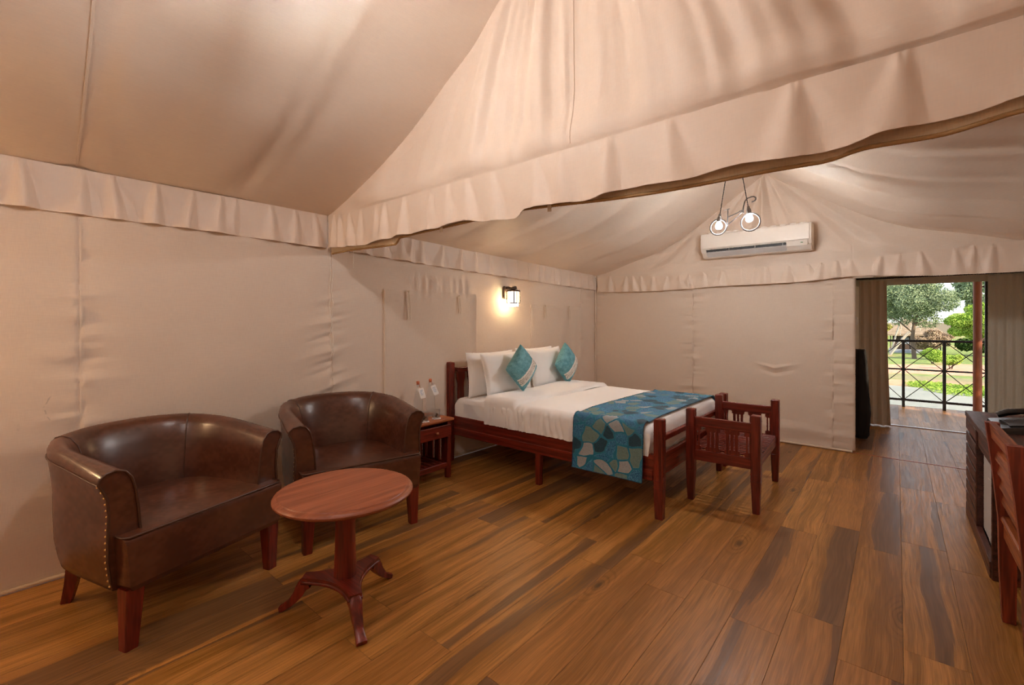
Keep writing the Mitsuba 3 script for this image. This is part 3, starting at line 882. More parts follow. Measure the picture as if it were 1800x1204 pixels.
for a0 in tips:
    tt = np.linspace(0, 1, 16)
    r_ = 0.150 + np.interp(tt, [0, 0.2, 0.5, 0.8, 1], [0.012, 0.036, 0.058, 0.092, 0.138])
    z_ = np.interp(tt, [0, 0.2, 0.5, 0.8, 0.93, 1], [0.133, 0.116, 0.076, 0.036, 0.017, 0.010])
    w_ = np.interp(tt, [0, 0.3, 0.8, 1], [0.027, 0.024, 0.017, 0.021])
    h_ = np.interp(tt, [0, 0.4, 0.8, 1], [0.026, 0.023, 0.014, 0.010])
    ring = []
    for j in range(16):
        dr_, dz_ = np.gradient(r_)[j], np.gradient(z_)[j]
        L_ = math.hypot(dr_, dz_)
        nr, nz = -dz_ / L_, dr_ / L_
        c_ = np.array([math.cos(a0) * r_[j], math.sin(a0) * r_[j], z_[j]])
        up_ = np.array([math.cos(a0) * nr, math.sin(a0) * nr, nz])
        sd_ = np.array([-math.sin(a0), math.cos(a0), 0])
        ring.append([c_ + up_ * h_[j] * b_ + sd_ * w_[j] * a_ for a_, b_ in ((-1, -1), (1, -1), (1, 0.6), (0.55, 1), (-0.55, 1), (-1, 0.6))])
    ring = np.array(ring)
    ring[..., 2] = ring[..., 2].clip(0.0005)
    leg = cat(grid(ring + [tx, ty, 0], cv=True), M(np.vstack([ring[-1]]) + [tx, ty, 0], [[0, 1, 2], [0, 2, 3], [0, 3, 4], [0, 4, 5]]))
    put(k + '__leg', leg, 'mahogany_z', 40)

# ------------------------------------------------------------------ nightstand
k = thing('nightstand', 'small red wooden nightstand with one drawer, between armchair and bed', 'nightstand')
nx0, nx1, ny0, ny1 = -3.20, -2.865, 2.215, 2.59
put(k + '__top', box(nx0 - 0.01, nx1 + 0.02, ny0 - 0.015, ny1 + 0.02, 0.478, 0.500, 0.005), 'top_wood')
for x in (nx0, nx1 - 0.04):
    for y in (ny0, ny1 - 0.04):
        put(k + '__leg', box(x, x + 0.04, y, y + 0.04, 0.0, 0.478, 0.003), 'mahogany_z')
put(k + '__apron', cat(box(nx0 + 0.01, nx1 - 0.01, ny0 + 0.008, ny0 + 0.026, 0.345, 0.478), box(nx0 + 0.01, nx1 - 0.01, ny1 - 0.026, ny1 - 0.008, 0.345, 0.478), box(nx0 + 0.008, nx0 + 0.026, ny0 + 0.01, ny1 - 0.01, 0.345, 0.478), box(nx1 - 0.03, nx1 - 0.012, ny0 + 0.04, ny1 - 0.04, 0.462, 0.478)), 'mahogany_y')
d = put(k + '__drawer', cat(box(nx1 + 0.004, nx1 + 0.024, ny0 + 0.030, ny1 - 0.018, 0.352, 0.452, 0.004), box(nx0 + 0.05, nx1 + 0.005, ny0 + 0.045, ny0 + 0.055, 0.36, 0.44), box(nx0 + 0.05, nx1 + 0.005, ny1 - 0.055, ny1 - 0.045, 0.36, 0.44)), 'mahogany_y')
put(d + '__knob', cat(lathe([(0.0, 0.0), (0.006, 0.0), (0.006, 0.010), (0.013, 0.014), (0.014, 0.020), (0.009, 0.026), (0, 0.027)], 16).apply_transform(trimesh.transformations.rotation_matrix(math.pi / 2, [0, 1, 0])).apply_translation([nx1 + 0.024, (ny0 + ny1) / 2 + 0.004, 0.402])), 'top_wood', True)
for i in range(5):
    y = ny0 + 0.058 + i * 0.056
    put(k + '__slat', box(nx0 + 0.012, nx0 + 0.026, y, y + 0.034, 0.13, 0.35, 0.002), 'mahogany_z')
for i in range(3):
    x = nx0 + 0.06 + i * 0.088
    for y in (ny0 + 0.010, ny1 - 0.026):
        put(k + '__slat', box(x, x + 0.062, y, y + 0.016, 0.13, 0.35, 0.002), 'mahogany_z')
put(k + '__shelf_frame', cat(box(nx0 + 0.03, nx1 - 0.03, ny0 + 0.004, ny0 + 0.030, 0.085, 0.13), box(nx0 + 0.03, nx1 - 0.03, ny1 - 0.030, ny1 - 0.004, 0.085, 0.13), box(nx1 - 0.032, nx1 - 0.006, ny0 + 0.03, ny1 - 0.03, 0.085, 0.13), box(nx0 + 0.006, nx0 + 0.03, ny0 + 0.03, ny1 - 0.03, 0.085, 0.13)), 'mahogany_y')
for i in range(6):
    y = ny0 + 0.045 + i * 0.051
    put(k + '__shelf_slat', box(nx0 + 0.02, nx1 - 0.02, y, y + 0.030, 0.108, 0.122, 0.002), 'mahogany_x')


# ------------------------------------------------------------------ bottles and tumblers on the nightstand
def bottle(x, y, label, tilt):
    k = thing('glass_bottle', label, 'bottle', 'water bottles on the nightstand')
    z0 = 0.5005
    outer = [(0.0, 0.0), (0.034, 0.0), (0.0375, 0.004), (0.0375, 0.150), (0.036, 0.175), (0.028, 0.215), (0.018, 0.245), (0.0145, 0.262), (0.0145, 0.285), (0.0165, 0.288), (0.0165, 0.296), (0.012, 0.298)]
    inner = [(0.0098, 0.298), (0.0115, 0.262), (0.0152, 0.243), (0.0252, 0.213), (0.0332, 0.174), (0.0347, 0.150), (0.0347, 0.008), (0.0, 0.008)]
    put(k + '__glass', lathe(outer + inner, 40, (x, y, z0)), 'glass', 40)
    put(k + '__stopper', cat(lathe([(0, 0.290), (0.0095, 0.290), (0.0095, 0.298), (0.013, 0.301), (0.0135, 0.312), (0.010, 0.318), (0, 0.319)], 20, (x, y, z0)), tube([[x + 0.016, y, z0 + 0.268], [x + 0.019, y, z0 + 0.290], [x + 0.013, y, z0 + 0.312], [x, y, z0 + 0.318], [x - 0.013, y, z0 + 0.312], [x - 0.019, y, z0 + 0.290], [x - 0.016, y, z0 + 0.268]], 0.0013, 5)), 'cap_orange', 40)
    t_ = box(-0.001, 0.001, -0.022, 0.022, -0.085, 0.0, 0.0004)
    hole = tube([[0, 0.010, -0.003], [-0.014, 0.018, 0.012], [-0.026, 0.012, 0.020], [-0.034, 0.0, 0.022], [-0.026, -0.012, 0.020], [-0.014, -0.018, 0.012], [0, -0.010, -0.003]], 0.0016, 5)
    txt = cat([box(0.0011, 0.0016, -0.014, -0.014 + w, -0.022 - 0.012 * i, -0.018 - 0.012 * i, 0.0002) for i, w in enumerate((0.026, 0.020, 0.028, 0.024))])
    R = trimesh.transformations.rotation_matrix(tilt, [1, 0, 0]) @ trimesh.transformations.rotation_matrix(math.radians(-14), [0, 1, 0])
    R = trimesh.transformations.translation_matrix([x + 0.024, y + 0.008, z0 + 0.262]) @ trimesh.transformations.rotation_matrix(math.radians(-25), [0, 0, 1]) @ R
    tagm = put(k + '__tag', cat(t_, hole).apply_transform(R), 'paper')
    put(tagm + '__print', txt.apply_transform(R), 'paper_ink')
    return k


bottle(-2.995, 2.345, 'clear glass bottle with paper neck tag, nearer the armchair', math.radians(12))
bottle(-3.045, 2.515, 'clear glass bottle with paper neck tag, nearer the bed', math.radians(20))


def tumbler(x, y, label):
    k = thing('tumbler', label, 'glass', 'tumblers on the nightstand')
    z0 = 0.5035
    put(k + '__glass', lathe([(0, 0), (0.026, 0), (0.028, 0.003), (0.032, 0.078), (0.0322, 0.080), (0.0298, 0.080), (0.0262, 0.008), (0, 0.007)], 36, (x, y, z0)), 'glass', 40)
    put(k + '__sachet', hull([[x - 0.012, y - 0.008, z0 + 0.012], [x + 0.012, y - 0.010, z0 + 0.012], [x + 0.014, y + 0.010, z0 + 0.034], [x - 0.010, y + 0.008, z0 + 0.036], [x, y, z0 + 0.042], [x, y - 0.012, z0 + 0.02]]), 'tea')
    c_ = thing('coaster', label.replace('drinking tumbler', 'paper coaster under the tumbler'), 'coaster', 'paper coasters on the nightstand')
    put(c_ + '__disc', lathe([(0, 0), (0.038, 0), (0.0385, 0.0012), (0.038, 0.0025), (0, 0.0025)], 40, (x, y, 0.5004)), 'paper', 40)


tumbler(-2.905, 2.340, 'clear drinking tumbler nearer the armchair')
tumbler(-2.925, 2.480, 'clear drinking tumbler nearer the bed')

# ------------------------------------------------------------------ bed
k = thing('bed', 'dark red wooden double bed frame with slatted headboard', 'bed')
BX0, BX1, BY0, BY1 = -3.248, -1.168, 2.90, 4.42


def post(x0, y0, s, z1, key, mat_='mahogany_z', taper=0.20):
    kk = put(key, cat(box(x0, x0 + s, y0, y0 + s, taper, z1, 0.004), frustum((x0 + s / 2, y0 + s / 2, 0), (s * 0.41, s * 0.41), (x0 + s / 2, y0 + s / 2, taper), (s * 0.5, s * 0.5))), mat_)
    put(kk + '__groove', cat([box(x0 - 0.0015, x0 + s + 0.0015, y0 - 0.0015, y0 + s + 0.0015, z, z + 0.006, 0.001) for z in (taper, taper + 0.05)]), mat_)
    fl = [box(x0 + s * f - 0.004, x0 + s * f + 0.004, y0 - 0.003, y0, taper + 0.08, z1 - 0.08, 0.001) for f in (0.3, 0.5, 0.7)] + [box(x0 + s, x0 + s + 0.003, y0 + s * f - 0.004, y0 + s * f + 0.004, taper + 0.08, z1 - 0.08, 0.001) for f in (0.3, 0.5, 0.7)]
    put(kk + '__reeding', cat(fl), mat_)


for y in (BY0, BY1 - 0.062):
    post(BX0, y - 0.028 if y == BY0 else y + 0.028, 0.060, 0.925, k + '__post')
    post(BX1 - 0.062, y, 0.062, 0.660, k + '__post')
for y, s in ((BY0 + 0.014, 1), (BY1 - 0.044, -1)):
    put(k + '__side_rail', cat(box(BX0 + 0.06, BX1 - 0.06, y, y + 0.030, 0.245, 0.420, 0.004), box(BX0 + 0.07, BX1 - 0.07, y - 0.010 if s > 0 else y + 0.028, y + 0.004 if s > 0 else y + 0.040, 0.245, 0.318, 0.004)), 'mahogany_x')
    put(k + '__leg', frustum((-2.195, y + 0.015, 0), (0.022, 0.022), (-2.195, y + 0.015, 0.25), (0.026, 0.022)), 'mahogany_z')
put(k + '__foot_rail', box(BX1 - 0.090, BX1 - 0.060, BY0 + 0.07, BY1 - 0.07, 0.475, 0.515, 0.004), 'mahogany_y')
put(k + '__foot_rail', box(BX1 - 0.090, BX1 - 0.060, BY0 + 0.07, BY1 - 0.07, 0.245, 0.395, 0.004), 'mahogany_y')
put(k + '__head_rail', cat(box(BX0 + 0.012, BX0 + 0.058, BY0 + 0.07, BY1 - 0.07, 0.825, 0.858, 0.004), box(BX0 + 0.008, BX0 + 0.062, BY0 + 0.07, BY1 - 0.07, 0.858, 0.868, 0.003)), 'mahogany_y')
put(k + '__head_rail', box(BX0 + 0.018, BX0 + 0.055, BY0 + 0.07, BY1 - 0.07, 0.38, 0.46, 0.004), 'mahogany_y')
for i in range(9):
    y = BY0 + 0.125 + i * 0.148
    sl = prism(np.array([(-0.050, 0.455), (0.050, 0.455), (0.050, 0.52), (0.036, 0.55), (0.036, 0.72), (0.050, 0.76), (0.050, 0.828), (-0.050, 0.828), (-0.050, 0.76), (-0.036, 0.72), (-0.036, 0.55), (-0.050, 0.52)]) + [y, 0], 0.018)
    sl.apply_transform(np.array([[0, 0, 1, BX0 + 0.028], [1, 0, 0, 0], [0, 1, 0, 0], [0, 0, 0, 1.0]]))
    put(k + '__head_slat', sl, 'mahogany_z')
for i in range(9):
    x = BX0 + 0.14 + i * 0.215
    put(k + '__bed_slat', box(x, x + 0.09, BY0 + 0.03, BY1 - 0.03, 0.355, 0.375, 0.003), 'mahogany_y')


def slab(x0, x1, y0, y1, zt, zb, r, nx, ny, wr, seed, head_open=False):
    """cloth over a mattress: flat top, rounded shoulders, sides down to zb"""
    def run(a0, a1, n, first, last):
        q = np.linspace(0, math.pi / 2, 9)
        pos, drop = [], []
        if first:
            for d_ in np.linspace(zt - zb, r, 14)[:-1]:
                pos.append(a0), drop.append(d_)
            for t_ in q:
                pos.append(a0 + r * (1 - math.cos(t_))), drop.append(r * (1 - math.sin(t_)))
        else:
            pos.append(a0), drop.append(0)
        for p_ in np.linspace(a0 + (r if first else 0), a1 - (r if last else 0), n)[1:-1]:
            pos.append(p_), drop.append(0)
        if last:
            for t_ in q[::-1]:
                pos.append(a1 - r * (1 - math.cos(t_))), drop.append(r * (1 - math.sin(t_)))
            for d_ in np.linspace(r, zt - zb, 14)[1:]:
                pos.append(a1), drop.append(d_)
        else:
            pos.append(a1), drop.append(0)
        return np.array(pos), np.array(drop)
    px, dx = run(x0, x1, nx, not head_open, True)
    py, dy = run(y0, y1, ny, True, True)
    PX, PY = np.meshgrid(px, py, indexing='ij')
    DX, DY = np.meshgrid(dx, dy, indexing='ij')
    z = np.maximum(zt - DX - DY, zb + 0.003 * 0)
    return PX, PY, z, DX, DY


# mattress
mt = thing('mattress', 'white sheeted mattress on the bed, bare near the headboard', 'mattress')
PX, PY, Z_, DX, DY = slab(-3.185, -1.285, 2.930, 4.385, 0.588, 0.378, 0.045, 90, 60, 0, 0)
wr = np.where(DY > 0.03, 1.0, 0.0) * 0.050 * n1(PX * 1.0 + 0.9 * Z_, 201, 22) * np.clip((-2.6 - PX) / 0.3, 0, 1)
PYw = np.where(PY < 3.6, PY - np.abs(wr) * 1.6, PY)
Z2 = Z_ + np.where(DX + DY < 0.02, 0.004 * n2(PX * 6, PY * 6, 203), 0)
bot = M([[-3.18, 2.935, 0.376], [-1.265, 2.935, 0.376], [-1.265, 4.38, 0.376], [-3.18, 4.38, 0.376]], [[0, 2, 1], [0, 3, 2]])
put(mt + '__sheet', cat(grid(np.stack([PX, PYw, Z2], -1)), bot), 'linen', True)

# duvet
dv = thing('duvet', 'white duvet tucked over the bed with a folded band near the pillows', 'duvet')


def duvet_z(x, y):
    """height of the duvet's top, away from its edges"""
    z = 0.628 + 0.012 * n2(x * 1.6, y * 1.6, 211) + 0.004 * n2(x * 5, y * 5, 212)
    return z - 0.018 * np.exp(-((y - 2.93) / 0.16) ** 2) - 0.006 * np.exp(-((y - 4.38) / 0.16) ** 2)


PX, PY, Z_, DX, DY = slab(-2.775, -1.272, 2.918, 4.398, 0.628, 0.402, 0.055, 150, 90, 0, 0, head_open=True)
side = np.clip(DY / 0.06, 0, 1)
foot = np.clip(DX / 0.06, 0, 1)
near = PY < 3.6
wrk = 0.045 * n1(PX + 0.25 * (Z_ - 0.5), 213, 19) + 0.030 * n1(PX - 0.2 * Z_, 214, 44)
PYw = np.where(near, PY - side * np.abs(wrk) * np.where(PX > -1.88, 1.0, 2.2) - 0.004 * side, PY + side * np.abs(wrk))
PXw = PX + foot * (0.010 * n1(PY + 0.3 * Z_, 215, 12) + 0.012 * np.sin(np.clip((0.628 - Z_) / 0.226, 0, 1) * math.pi))
Zt = Z_ + (duvet_z(PX, PY) - 0.628) * (1 - np.clip((DX + DY) / 0.15, 0, 1))
duv = grid(np.stack([PXw, PYw, Zt], -1))
put(dv + '__cover', duv, 'linen_bright', True)
# folded band: a second layer near the pillows with a rounded edge
PX, PY, Z_, DX, DY = slab(-2.78, -2.36, 2.910, 4.404, 0.652, 0.405, 0.06, 60, 90, 0, 0, head_open=True)
e = np.clip((DX) / 0.05, 0, 1)
xe = -2.36 + 0.02 * n1(PY, 221, 2.0) - 0.07 * np.clip((3.2 - PY) / 0.28, 0, 1)
PXw = -2.78 + (PX + 2.78) * (xe + 2.78) / 0.42
layer = np.maximum(Z_, np.where(DY < 0.05, duvet_z(PXw, PY) - 0.004, 0.40))
layer = np.where(DX > 0.0, np.maximum(0.655 - DX - DY, np.maximum(duvet_z(PXw, PY) - 1.15 * DY - 0.006, 0.405)), layer)
side = np.clip(DY / 0.06, 0, 1)
PYw = np.where(PY < 3.6, PY - side * (0.004 + 0.024 * np.abs(n1(PXw, 223, 16))) * (1 - 0.9 * e), PY + side * 0.004)
layer = layer + (1 - side) * (0.010 * n2(PXw * 3, PY * 2.2, 224) + 0.016 * bump(PY - 4.05, 0.25))
put(dv + '__folded_band', grid(np.stack([PXw, PYw, layer], -1)), 'linen_bright', True)

# runner
rn = thing('bed_runner', 'blue and teal pebble patterned runner across the foot of the bed', 'bed runner')


def runner_path():
    pts = []
    for z in np.linspace(0.228, 0.56, 34)[:-1]:
        pts.append((2.868 + 0.022 * ((z - 0.228) / 0.33) ** 0.7, z))
    for t in np.linspace(0, math.pi / 2, 9):
        pts.append((2.890 + 0.065 * (1 - math.cos(t)), 0.566 + 0.062 * math.sin(t)))
    for y in np.linspace(2.97, 4.35, 70)[1:]:
        pts.append((y, 0.634))
    for t in np.linspace(0, math.pi / 2, 7)[1:]:
        pts.append((4.35 + 0.072 * math.sin(t), 0.634 - 0.06 * (1 - math.cos(t))))
    for z in np.linspace(0.57, 0.30, 14)[1:]:
        pts.append((4.424, z))
    return np.array(pts)


rp = runner_path()
rs = np.concatenate([[0], np.cumsum(np.linalg.norm(np.diff(rp, axis=0), axis=1))])
uu = np.linspace(0, 1, 50)
U, _ = np.meshgrid(uu, rs, indexing='ij')
RX = -1.845 + U * 0.55 + 0.012 * np.clip((rs[None] - 0.5) / 1.2, 0, 1) + 0.006 * n1(rs, 231, 2.5)[None]
RY, RZ = np.broadcast_to(rp[:, 0], RX.shape).copy(), np.broadcast_to(rp[:, 1], RX.shape).copy()
topm = (RY > 2.96) & (RY < 4.35)
RZ = np.where(topm, duvet_z(RX, RY) + 0.007, RZ)
RY = RY + np.where(RZ < 0.55, -0.004 * np.sin(U * 7) * np.clip((0.55 - RZ) / 0.3, 0, 1), 0)
Fg = np.stack([RX, RY, RZ], -1)
UV = np.stack([U * 0.55, np.broadcast_to(rs, U.shape)], -1).reshape(-1, 2)
put(rn + '__cloth', grid(Fg), 'runner', True, uv=UV)
per = np.concatenate([Fg[0], Fg[1:-1, -1], Fg[-1][::-1], Fg[1:-1, 0][::-1]])
put(rn + '__hem', tube(per, 0.0028, 5, closed=True), 'runner_hem', True)


# pillows and cushions
def pillow_grid(w, h, t, n=44, pinch=0.07, seed=0, soft=0.006):
    q = np.linspace(-1, 1, n)
    q = np.sign(q) * np.abs(q) ** 0.85
    U, V = np.meshgrid(q, q, indexing='ij')
    ax = 1 - pinch * (1 - V ** 2)
    ay = 1 - pinch * (1 - U ** 2)
    prof = (np.clip(1 - U ** 2, 0, 1) ** 0.42) * (np.clip(1 - V ** 2, 0, 1) ** 0.42)
    th = t * prof
    wr = soft * n2(U * 3 + seed, V * 3, 241 + seed) * prof ** 0.5
    X_, Y_ = U * w / 2 * ax, V * h / 2 * ay
    return U, V, X_, Y_, th + wr, -(0.75 * th)


def frame(m, origin, right, up):
    right, up = np.asarray(right, float), np.asarray(up, float)
    right /= np.linalg.norm(right)
    up = up - right * up.dot(right)
    up /= np.linalg.norm(up)
    nrm = np.cross(right, up)
    R = np.eye(4)
    R[:3, 0], R[:3, 1], R[:3, 2], R[:3, 3] = right, up, nrm, origin
    m = m.copy()
    m.apply_transform(R)
    return m


def pillow(c_, w, h, t, right, up, label, seed):
    k = thing('pillow', label, 'pillow', 'white pillows against the headboard')
    U, V, X_, Y_, a_, b_ = pillow_grid(w, h, t, seed=seed)
    m = cat(grid(np.stack([X_, Y_, a_], -1)), grid(np.stack([X_, Y_, b_], -1), flip=True))
    put(k + '__case', frame(m, c_, right, up), 'linen_bright', True)
    per = np.concatenate([np.stack([X_[:, 0], Y_[:, 0]], 1), np.stack([X_[-1, 1:], Y_[-1, 1:]], 1), np.stack([X_[::-1, -1], Y_[::-1, -1]], 1)[1:], np.stack([X_[0, ::-1], Y_[0, ::-1]], 1)[1:-1]])
    put(k + '__seam', frame(tube(np.concatenate([per, np.zeros((len(per), 1))], 1), 0.003, 5, closed=True), c_, right, up), 'linen', True)


pillow((-3.060, 3.30, 0.805), 0.66, 0.42, 0.075, (0.02, 1, 0), (-0.10, 0, 1), 'white pillow at the back against the headboard, nearer the nightstand', 1)
pillow((-2.895, 3.345, 0.808), 0.64, 0.42, 0.080, (0.03, 1, 0.02), (-0.22, 0, 1), 'white pillow behind the teal cushion nearer the nightstand', 2)
pillow((-3.060, 4.02, 0.812), 0.66, 0.43, 0.075, (0.0, 1, 0), (-0.10, 0, 1), 'white pillow at the back against the headboard, far from the nightstand', 3)
pillow((-2.890, 4.00, 0.812), 0.62, 0.43, 0.080, (-0.03, 1, 0.03), (-0.22, 0, 1), 'white pillow behind the teal cushion nearer the corner', 4)


def cushion(c_, side, t, yaw, lean, label, seed):
    k = thing('cushion', label, 'cushion', 'teal cushions on the bed')
    right = np.array([math.sin(yaw), math.cos(yaw), 0])
    nrm_h = np.array([math.cos(yaw), -math.sin(yaw), 0])
    up = np.array([0, 0, 1.0]) * math.cos(lean) - nrm_h * math.sin(lean)
    a_ax = (right - up) / math.sqrt(2)             # towards the lower right edge
    b_ax = (right + up) / math.sqrt(2)
    U, V, X_, Y_, f_, b_ = pillow_grid(side, side, t, 60, 0.05, seed, 0.004)
    front, backm = grid(np.stack([X_, Y_, f_], -1)), grid(np.stack([X_, Y_, b_], -1), flip=True)
    put(k + '__cover', frame(cat(front, backm), c_, a_ax, b_ax), 'teal', True)
    lo, hi = 0.02, 0.58
    bu, bv = np.meshgrid(np.linspace(lo, hi, 14), np.linspace(-0.985, 0.985, 50), indexing='ij')
    ax, ay = 1 - 0.05 * (1 - bv ** 2), 1 - 0.05 * (1 - bu ** 2)
    prof = (np.clip(1 - bu ** 2, 0, 1) ** 0.42) * (np.clip(1 - bv ** 2, 0, 1) ** 0.42)
    zz_ = t * prof + 0.004 * n2(bu * 3 + seed, bv * 3, 241 + seed) * prof ** 0.5 + 0.003
    band = grid(np.stack([bu * side / 2 * ax, bv * side / 2 * ay, zz_], -1))
    uv = np.stack([(bu - lo) / (hi - lo), bv * side / 2], -1).reshape(-1, 2)
    kk = put(k + '__braid_band', frame(band, c_, a_ax, b_ax), 'braid', True, uv=uv)
    tag(kk, 'band of white and black woven braid')


cushion((-2.72, 3.355, 0.868), 0.318, 0.090, math.radians(2), math.radians(4), 'teal cushion with a braid band, nearer the nightstand', 1)
cushion((-2.74, 4.150, 0.856), 0.322, 0.090, math.radians(-2), math.radians(5), 'teal cushion with a braid band, nearer the room corner', 2)

# ------------------------------------------------------------------ luggage bench
k = thing('luggage_bench', 'low red wooden luggage rack with slatted seat at the foot of the bed', 'luggage rack')
LX0, LX1, LY0, LY1, LP = -1.188, -0.698, 3.385, 4.255, 0.060
_put = put
BENCH = lambda m: turned(turned(m, 0, (-LX0, -LY0, 0)), math.radians(2.2), (LX0, LY0, 0))  # noqa: E731


def put(name, mesh, *a, **kw):
    return _put(name, BENCH(mesh) if name.startswith('luggage_bench') else mesh, *a, **kw)


for y in (LY0, LY1 - LP):
    for x in (LX0, LX1 - LP):
        kk = put(k + '__leg', cat(box(x, x + LP, y, y + LP, 0.22, 0.667, 0.004), frustum((x + LP / 2, y + LP / 2, 0), (0.021, 0.021), (x + LP / 2, y + LP / 2, 0.22), (LP / 2, LP / 2))), 'mahogany_z')
        for z in (0.217, 0.262):
            put(kk + '__groove', box(x - 0.001, x + LP + 0.001, y - 0.001, y + LP + 0.001, z, z + 0.006, 0.001), 'mahogany_z')
    ym = y + 0.018
    put(k + '__end_rail', box(LX0 + LP - 0.004, LX1 - LP + 0.004, ym, ym + 0.026, 0.545, 0.610, 0.003), 'mahogany_x')
    put(k + '__end_rail', box(LX0 + LP - 0.004, LX1 - LP + 0.004, ym, ym + 0.026, 0.295, 0.372, 0.003), 'mahogany_x')
    w = LX1 - LX0 - 2 * LP
    # fretted panel: three stepped openings between pairs of narrow slots
    xa = LX0 + LP
    cut = []
    for f in (0.045, 0.29, 0.365, 0.635, 0.71, 0.955):
        cut.append([(xa + w * f - 0.0055, 0.405), (xa + w * f + 0.0055, 0.405), (xa + w * f + 0.0055, 0.512), (xa + w * f - 0.0055, 0.512)])
    for f in (0.155, 0.50, 0.845):
        q = xa + w * f
        cut.append([(q - 0.015, 0.375), (q + 0.015, 0.375), (q + 0.015, 0.398), (q + 0.0255, 0.404), (q + 0.0255, 0.505), (q + 0.0255, 0.512), (q + 0.015, 0.518), (q + 0.015, 0.540), (q - 0.015, 0.540), (q - 0.015, 0.518), (q - 0.0255, 0.512), (q - 0.0255, 0.404), (q - 0.015, 0.398)])
    sp = trimesh.creation.extrude_polygon(Polygon([(xa - 0.002, 0.370), (xa + w + 0.002, 0.370), (xa + w + 0.002, 0.548), (xa - 0.002, 0.548)], cut), 0.014, engine='earcut')
    sp.apply_transform(np.array([[1, 0, 0, 0], [0, 0, -1, ym + 0.020], [0, 1, 0, 0], [0, 0, 0, 1.0]]))
    put(k + '__fretted_panel', sp, 'mahogany_z')
for x in (LX0 + 0.018, LX1 - 0.044):
    put(k + '__seat_rail', box(x, x + 0.026, LY0 + LP - 0.004, LY1 - LP + 0.004, 0.295, 0.372, 0.003), 'mahogany_y')
for i in range(16):
    y = LY0 + LP + 0.010 + i * 0.0462
    put(k + '__seat_slat', box(LX0 + 0.016, LX1 - 0.016, y, y + 0.019, 0.370, 0.382, 0.002), 'mahogany_x')


# ------------------------------------------------------------------ lamps
def emitter(rgb, power):
    return {'type': 'area', 'radiance': {'type': 'rgb', 'value': [float(v) for v in np.asarray(rgb) * power]}}


def pendant(x, y, dz, power, label, ridge):
    k = thing('pendant_lamp', label, 'lamp')
    b1, b2 = np.array([x - 0.115, y, 2.105 + dz]), np.array([x + 0.115, y, 2.135 + dz])
    top = np.array([x, y, ridge])
    for i, b in enumerate((b1, b2)):
        r_ = 0.064 if i == 0 else 0.070
        ctr = b + np.array([-0.004 + 0.012 * i, 0, -0.012 - 0.022 * i])
        a_ = np.linspace(0, 2 * math.pi, 48, endpoint=False)
        put(k + '__wheel', tube(ctr + np.stack([r_ * np.cos(a_), 0 * a_, r_ * np.sin(a_)], 1), 0.0042, 8, closed=True, flat=(0.6, 1.5)), 'grey_metal', True)
        d_ = (top - b) / np.linalg.norm(top - b)
        s0 = b + np.array([0, 0, 0.034])
        put(k + '__socket', tube([s0 + d_ * t_ for t_ in (0, 0.012, 0.035, 0.042, 0.060, 0.064)], [0.015, 0.017, 0.017, 0.012, 0.010, 0.004], 14), 'socket', 40)
        put(k + '__cable', tube([s0 + d_ * 0.06, 0.5 * (s0 + top), top], 0.0032, 6), 'black_metal', True)
        bp = lathe([(0, -0.034), (0.014, -0.031), (0.025, -0.021), (0.029, -0.006), (0.027, 0.008), (0.019, 0.024), (0.014, 0.036), (0, 0.036)], 20, b)
        kb = key_for(k + '__bulb')
        scene[kb] = mikit.ply(bp, 'bulb_glass', True, emitter=emitter(COOL, power))
        tag(kb, 'glowing round bulb')
    put(k + '__canopy', lathe([(0, 0.03), (0.055, 0.03), (0.055, 0.0), (0.045, -0.012), (0, -0.014)][::-1], 24, top), 'black_metal', 40)
    sx = b1[0] + 0.066
    bars = [[[sx, y, b1[2] - 0.02], [sx + 0.002, y, b1[2] + 0.04], [sx + 0.004, y, b1[2] + 0.125]], [[sx + 0.004, y, b1[2] + 0.06], [x + 0.03, y, b1[2] + 0.085], [x + 0.072, y, b1[2] + 0.105]], [[sx + 0.004, y, b1[2] + 0.0], [x + 0.03, y, b1[2] + 0.055], [x + 0.072, y, b1[2] + 0.100]]]
    put(k + '__frame', cat([tube(b, 0.0045, 8) for b in bars]), 'grey_metal', True)
    put(k + '__saddle', tube([[sx - 0.028, y, b1[2] + 0.120], [sx, y, b1[2] + 0.125], [sx + 0.016, y, b1[2] + 0.126]], [0.003, 0.006, 0.005], 8, flat=(1, 0.6)), 'grey_metal', True)
    a_ = np.linspace(math.pi * 1.05, -math.pi * 0.45, 22)
    fork = [[x + 0.072, y, b2[2] + 0.045], [x + 0.070, y, b2[2] + 0.075], [x + 0.074, y, b2[2] + 0.105], [x + 0.084, y, b2[2] + 0.140], [x + 0.098, y, b2[2] + 0.158], [x + 0.125, y, b2[2] + 0.165]]
    fork += [[x + 0.140 + 0.022 * math.cos(t_), y, b2[2] + 0.147 + 0.020 * math.sin(t_)] for t_ in np.linspace(math.pi / 2, -math.pi * 0.6, 12)]
    put(k + '__handlebar', tube(fork, 0.0055, 8), 'grey_metal', True)
    return k


pendant(-1.015, 4.0, 0.0, FAR_BULB, 'black bicycle shaped pendant lamp with two glowing bulbs before the air conditioner', 2.89)
pendant(-1.40, 0.70, 0.42, UNSEEN_NEAR_BULB, 'unseen bicycle shaped pendant lamp with two bulbs, out of view, lighting the front room roof and draped gable', 2.95)  # out of view, placed to light the front roof and the gable
pendant(-1.12, -0.75, 0.27, REAR_FILL_BULB, 'added fill lamp, a bicycle shaped pendant with two bulbs, out of view near the front wall', 3.17)  # added fill lamp out of view, softens the light in the front room


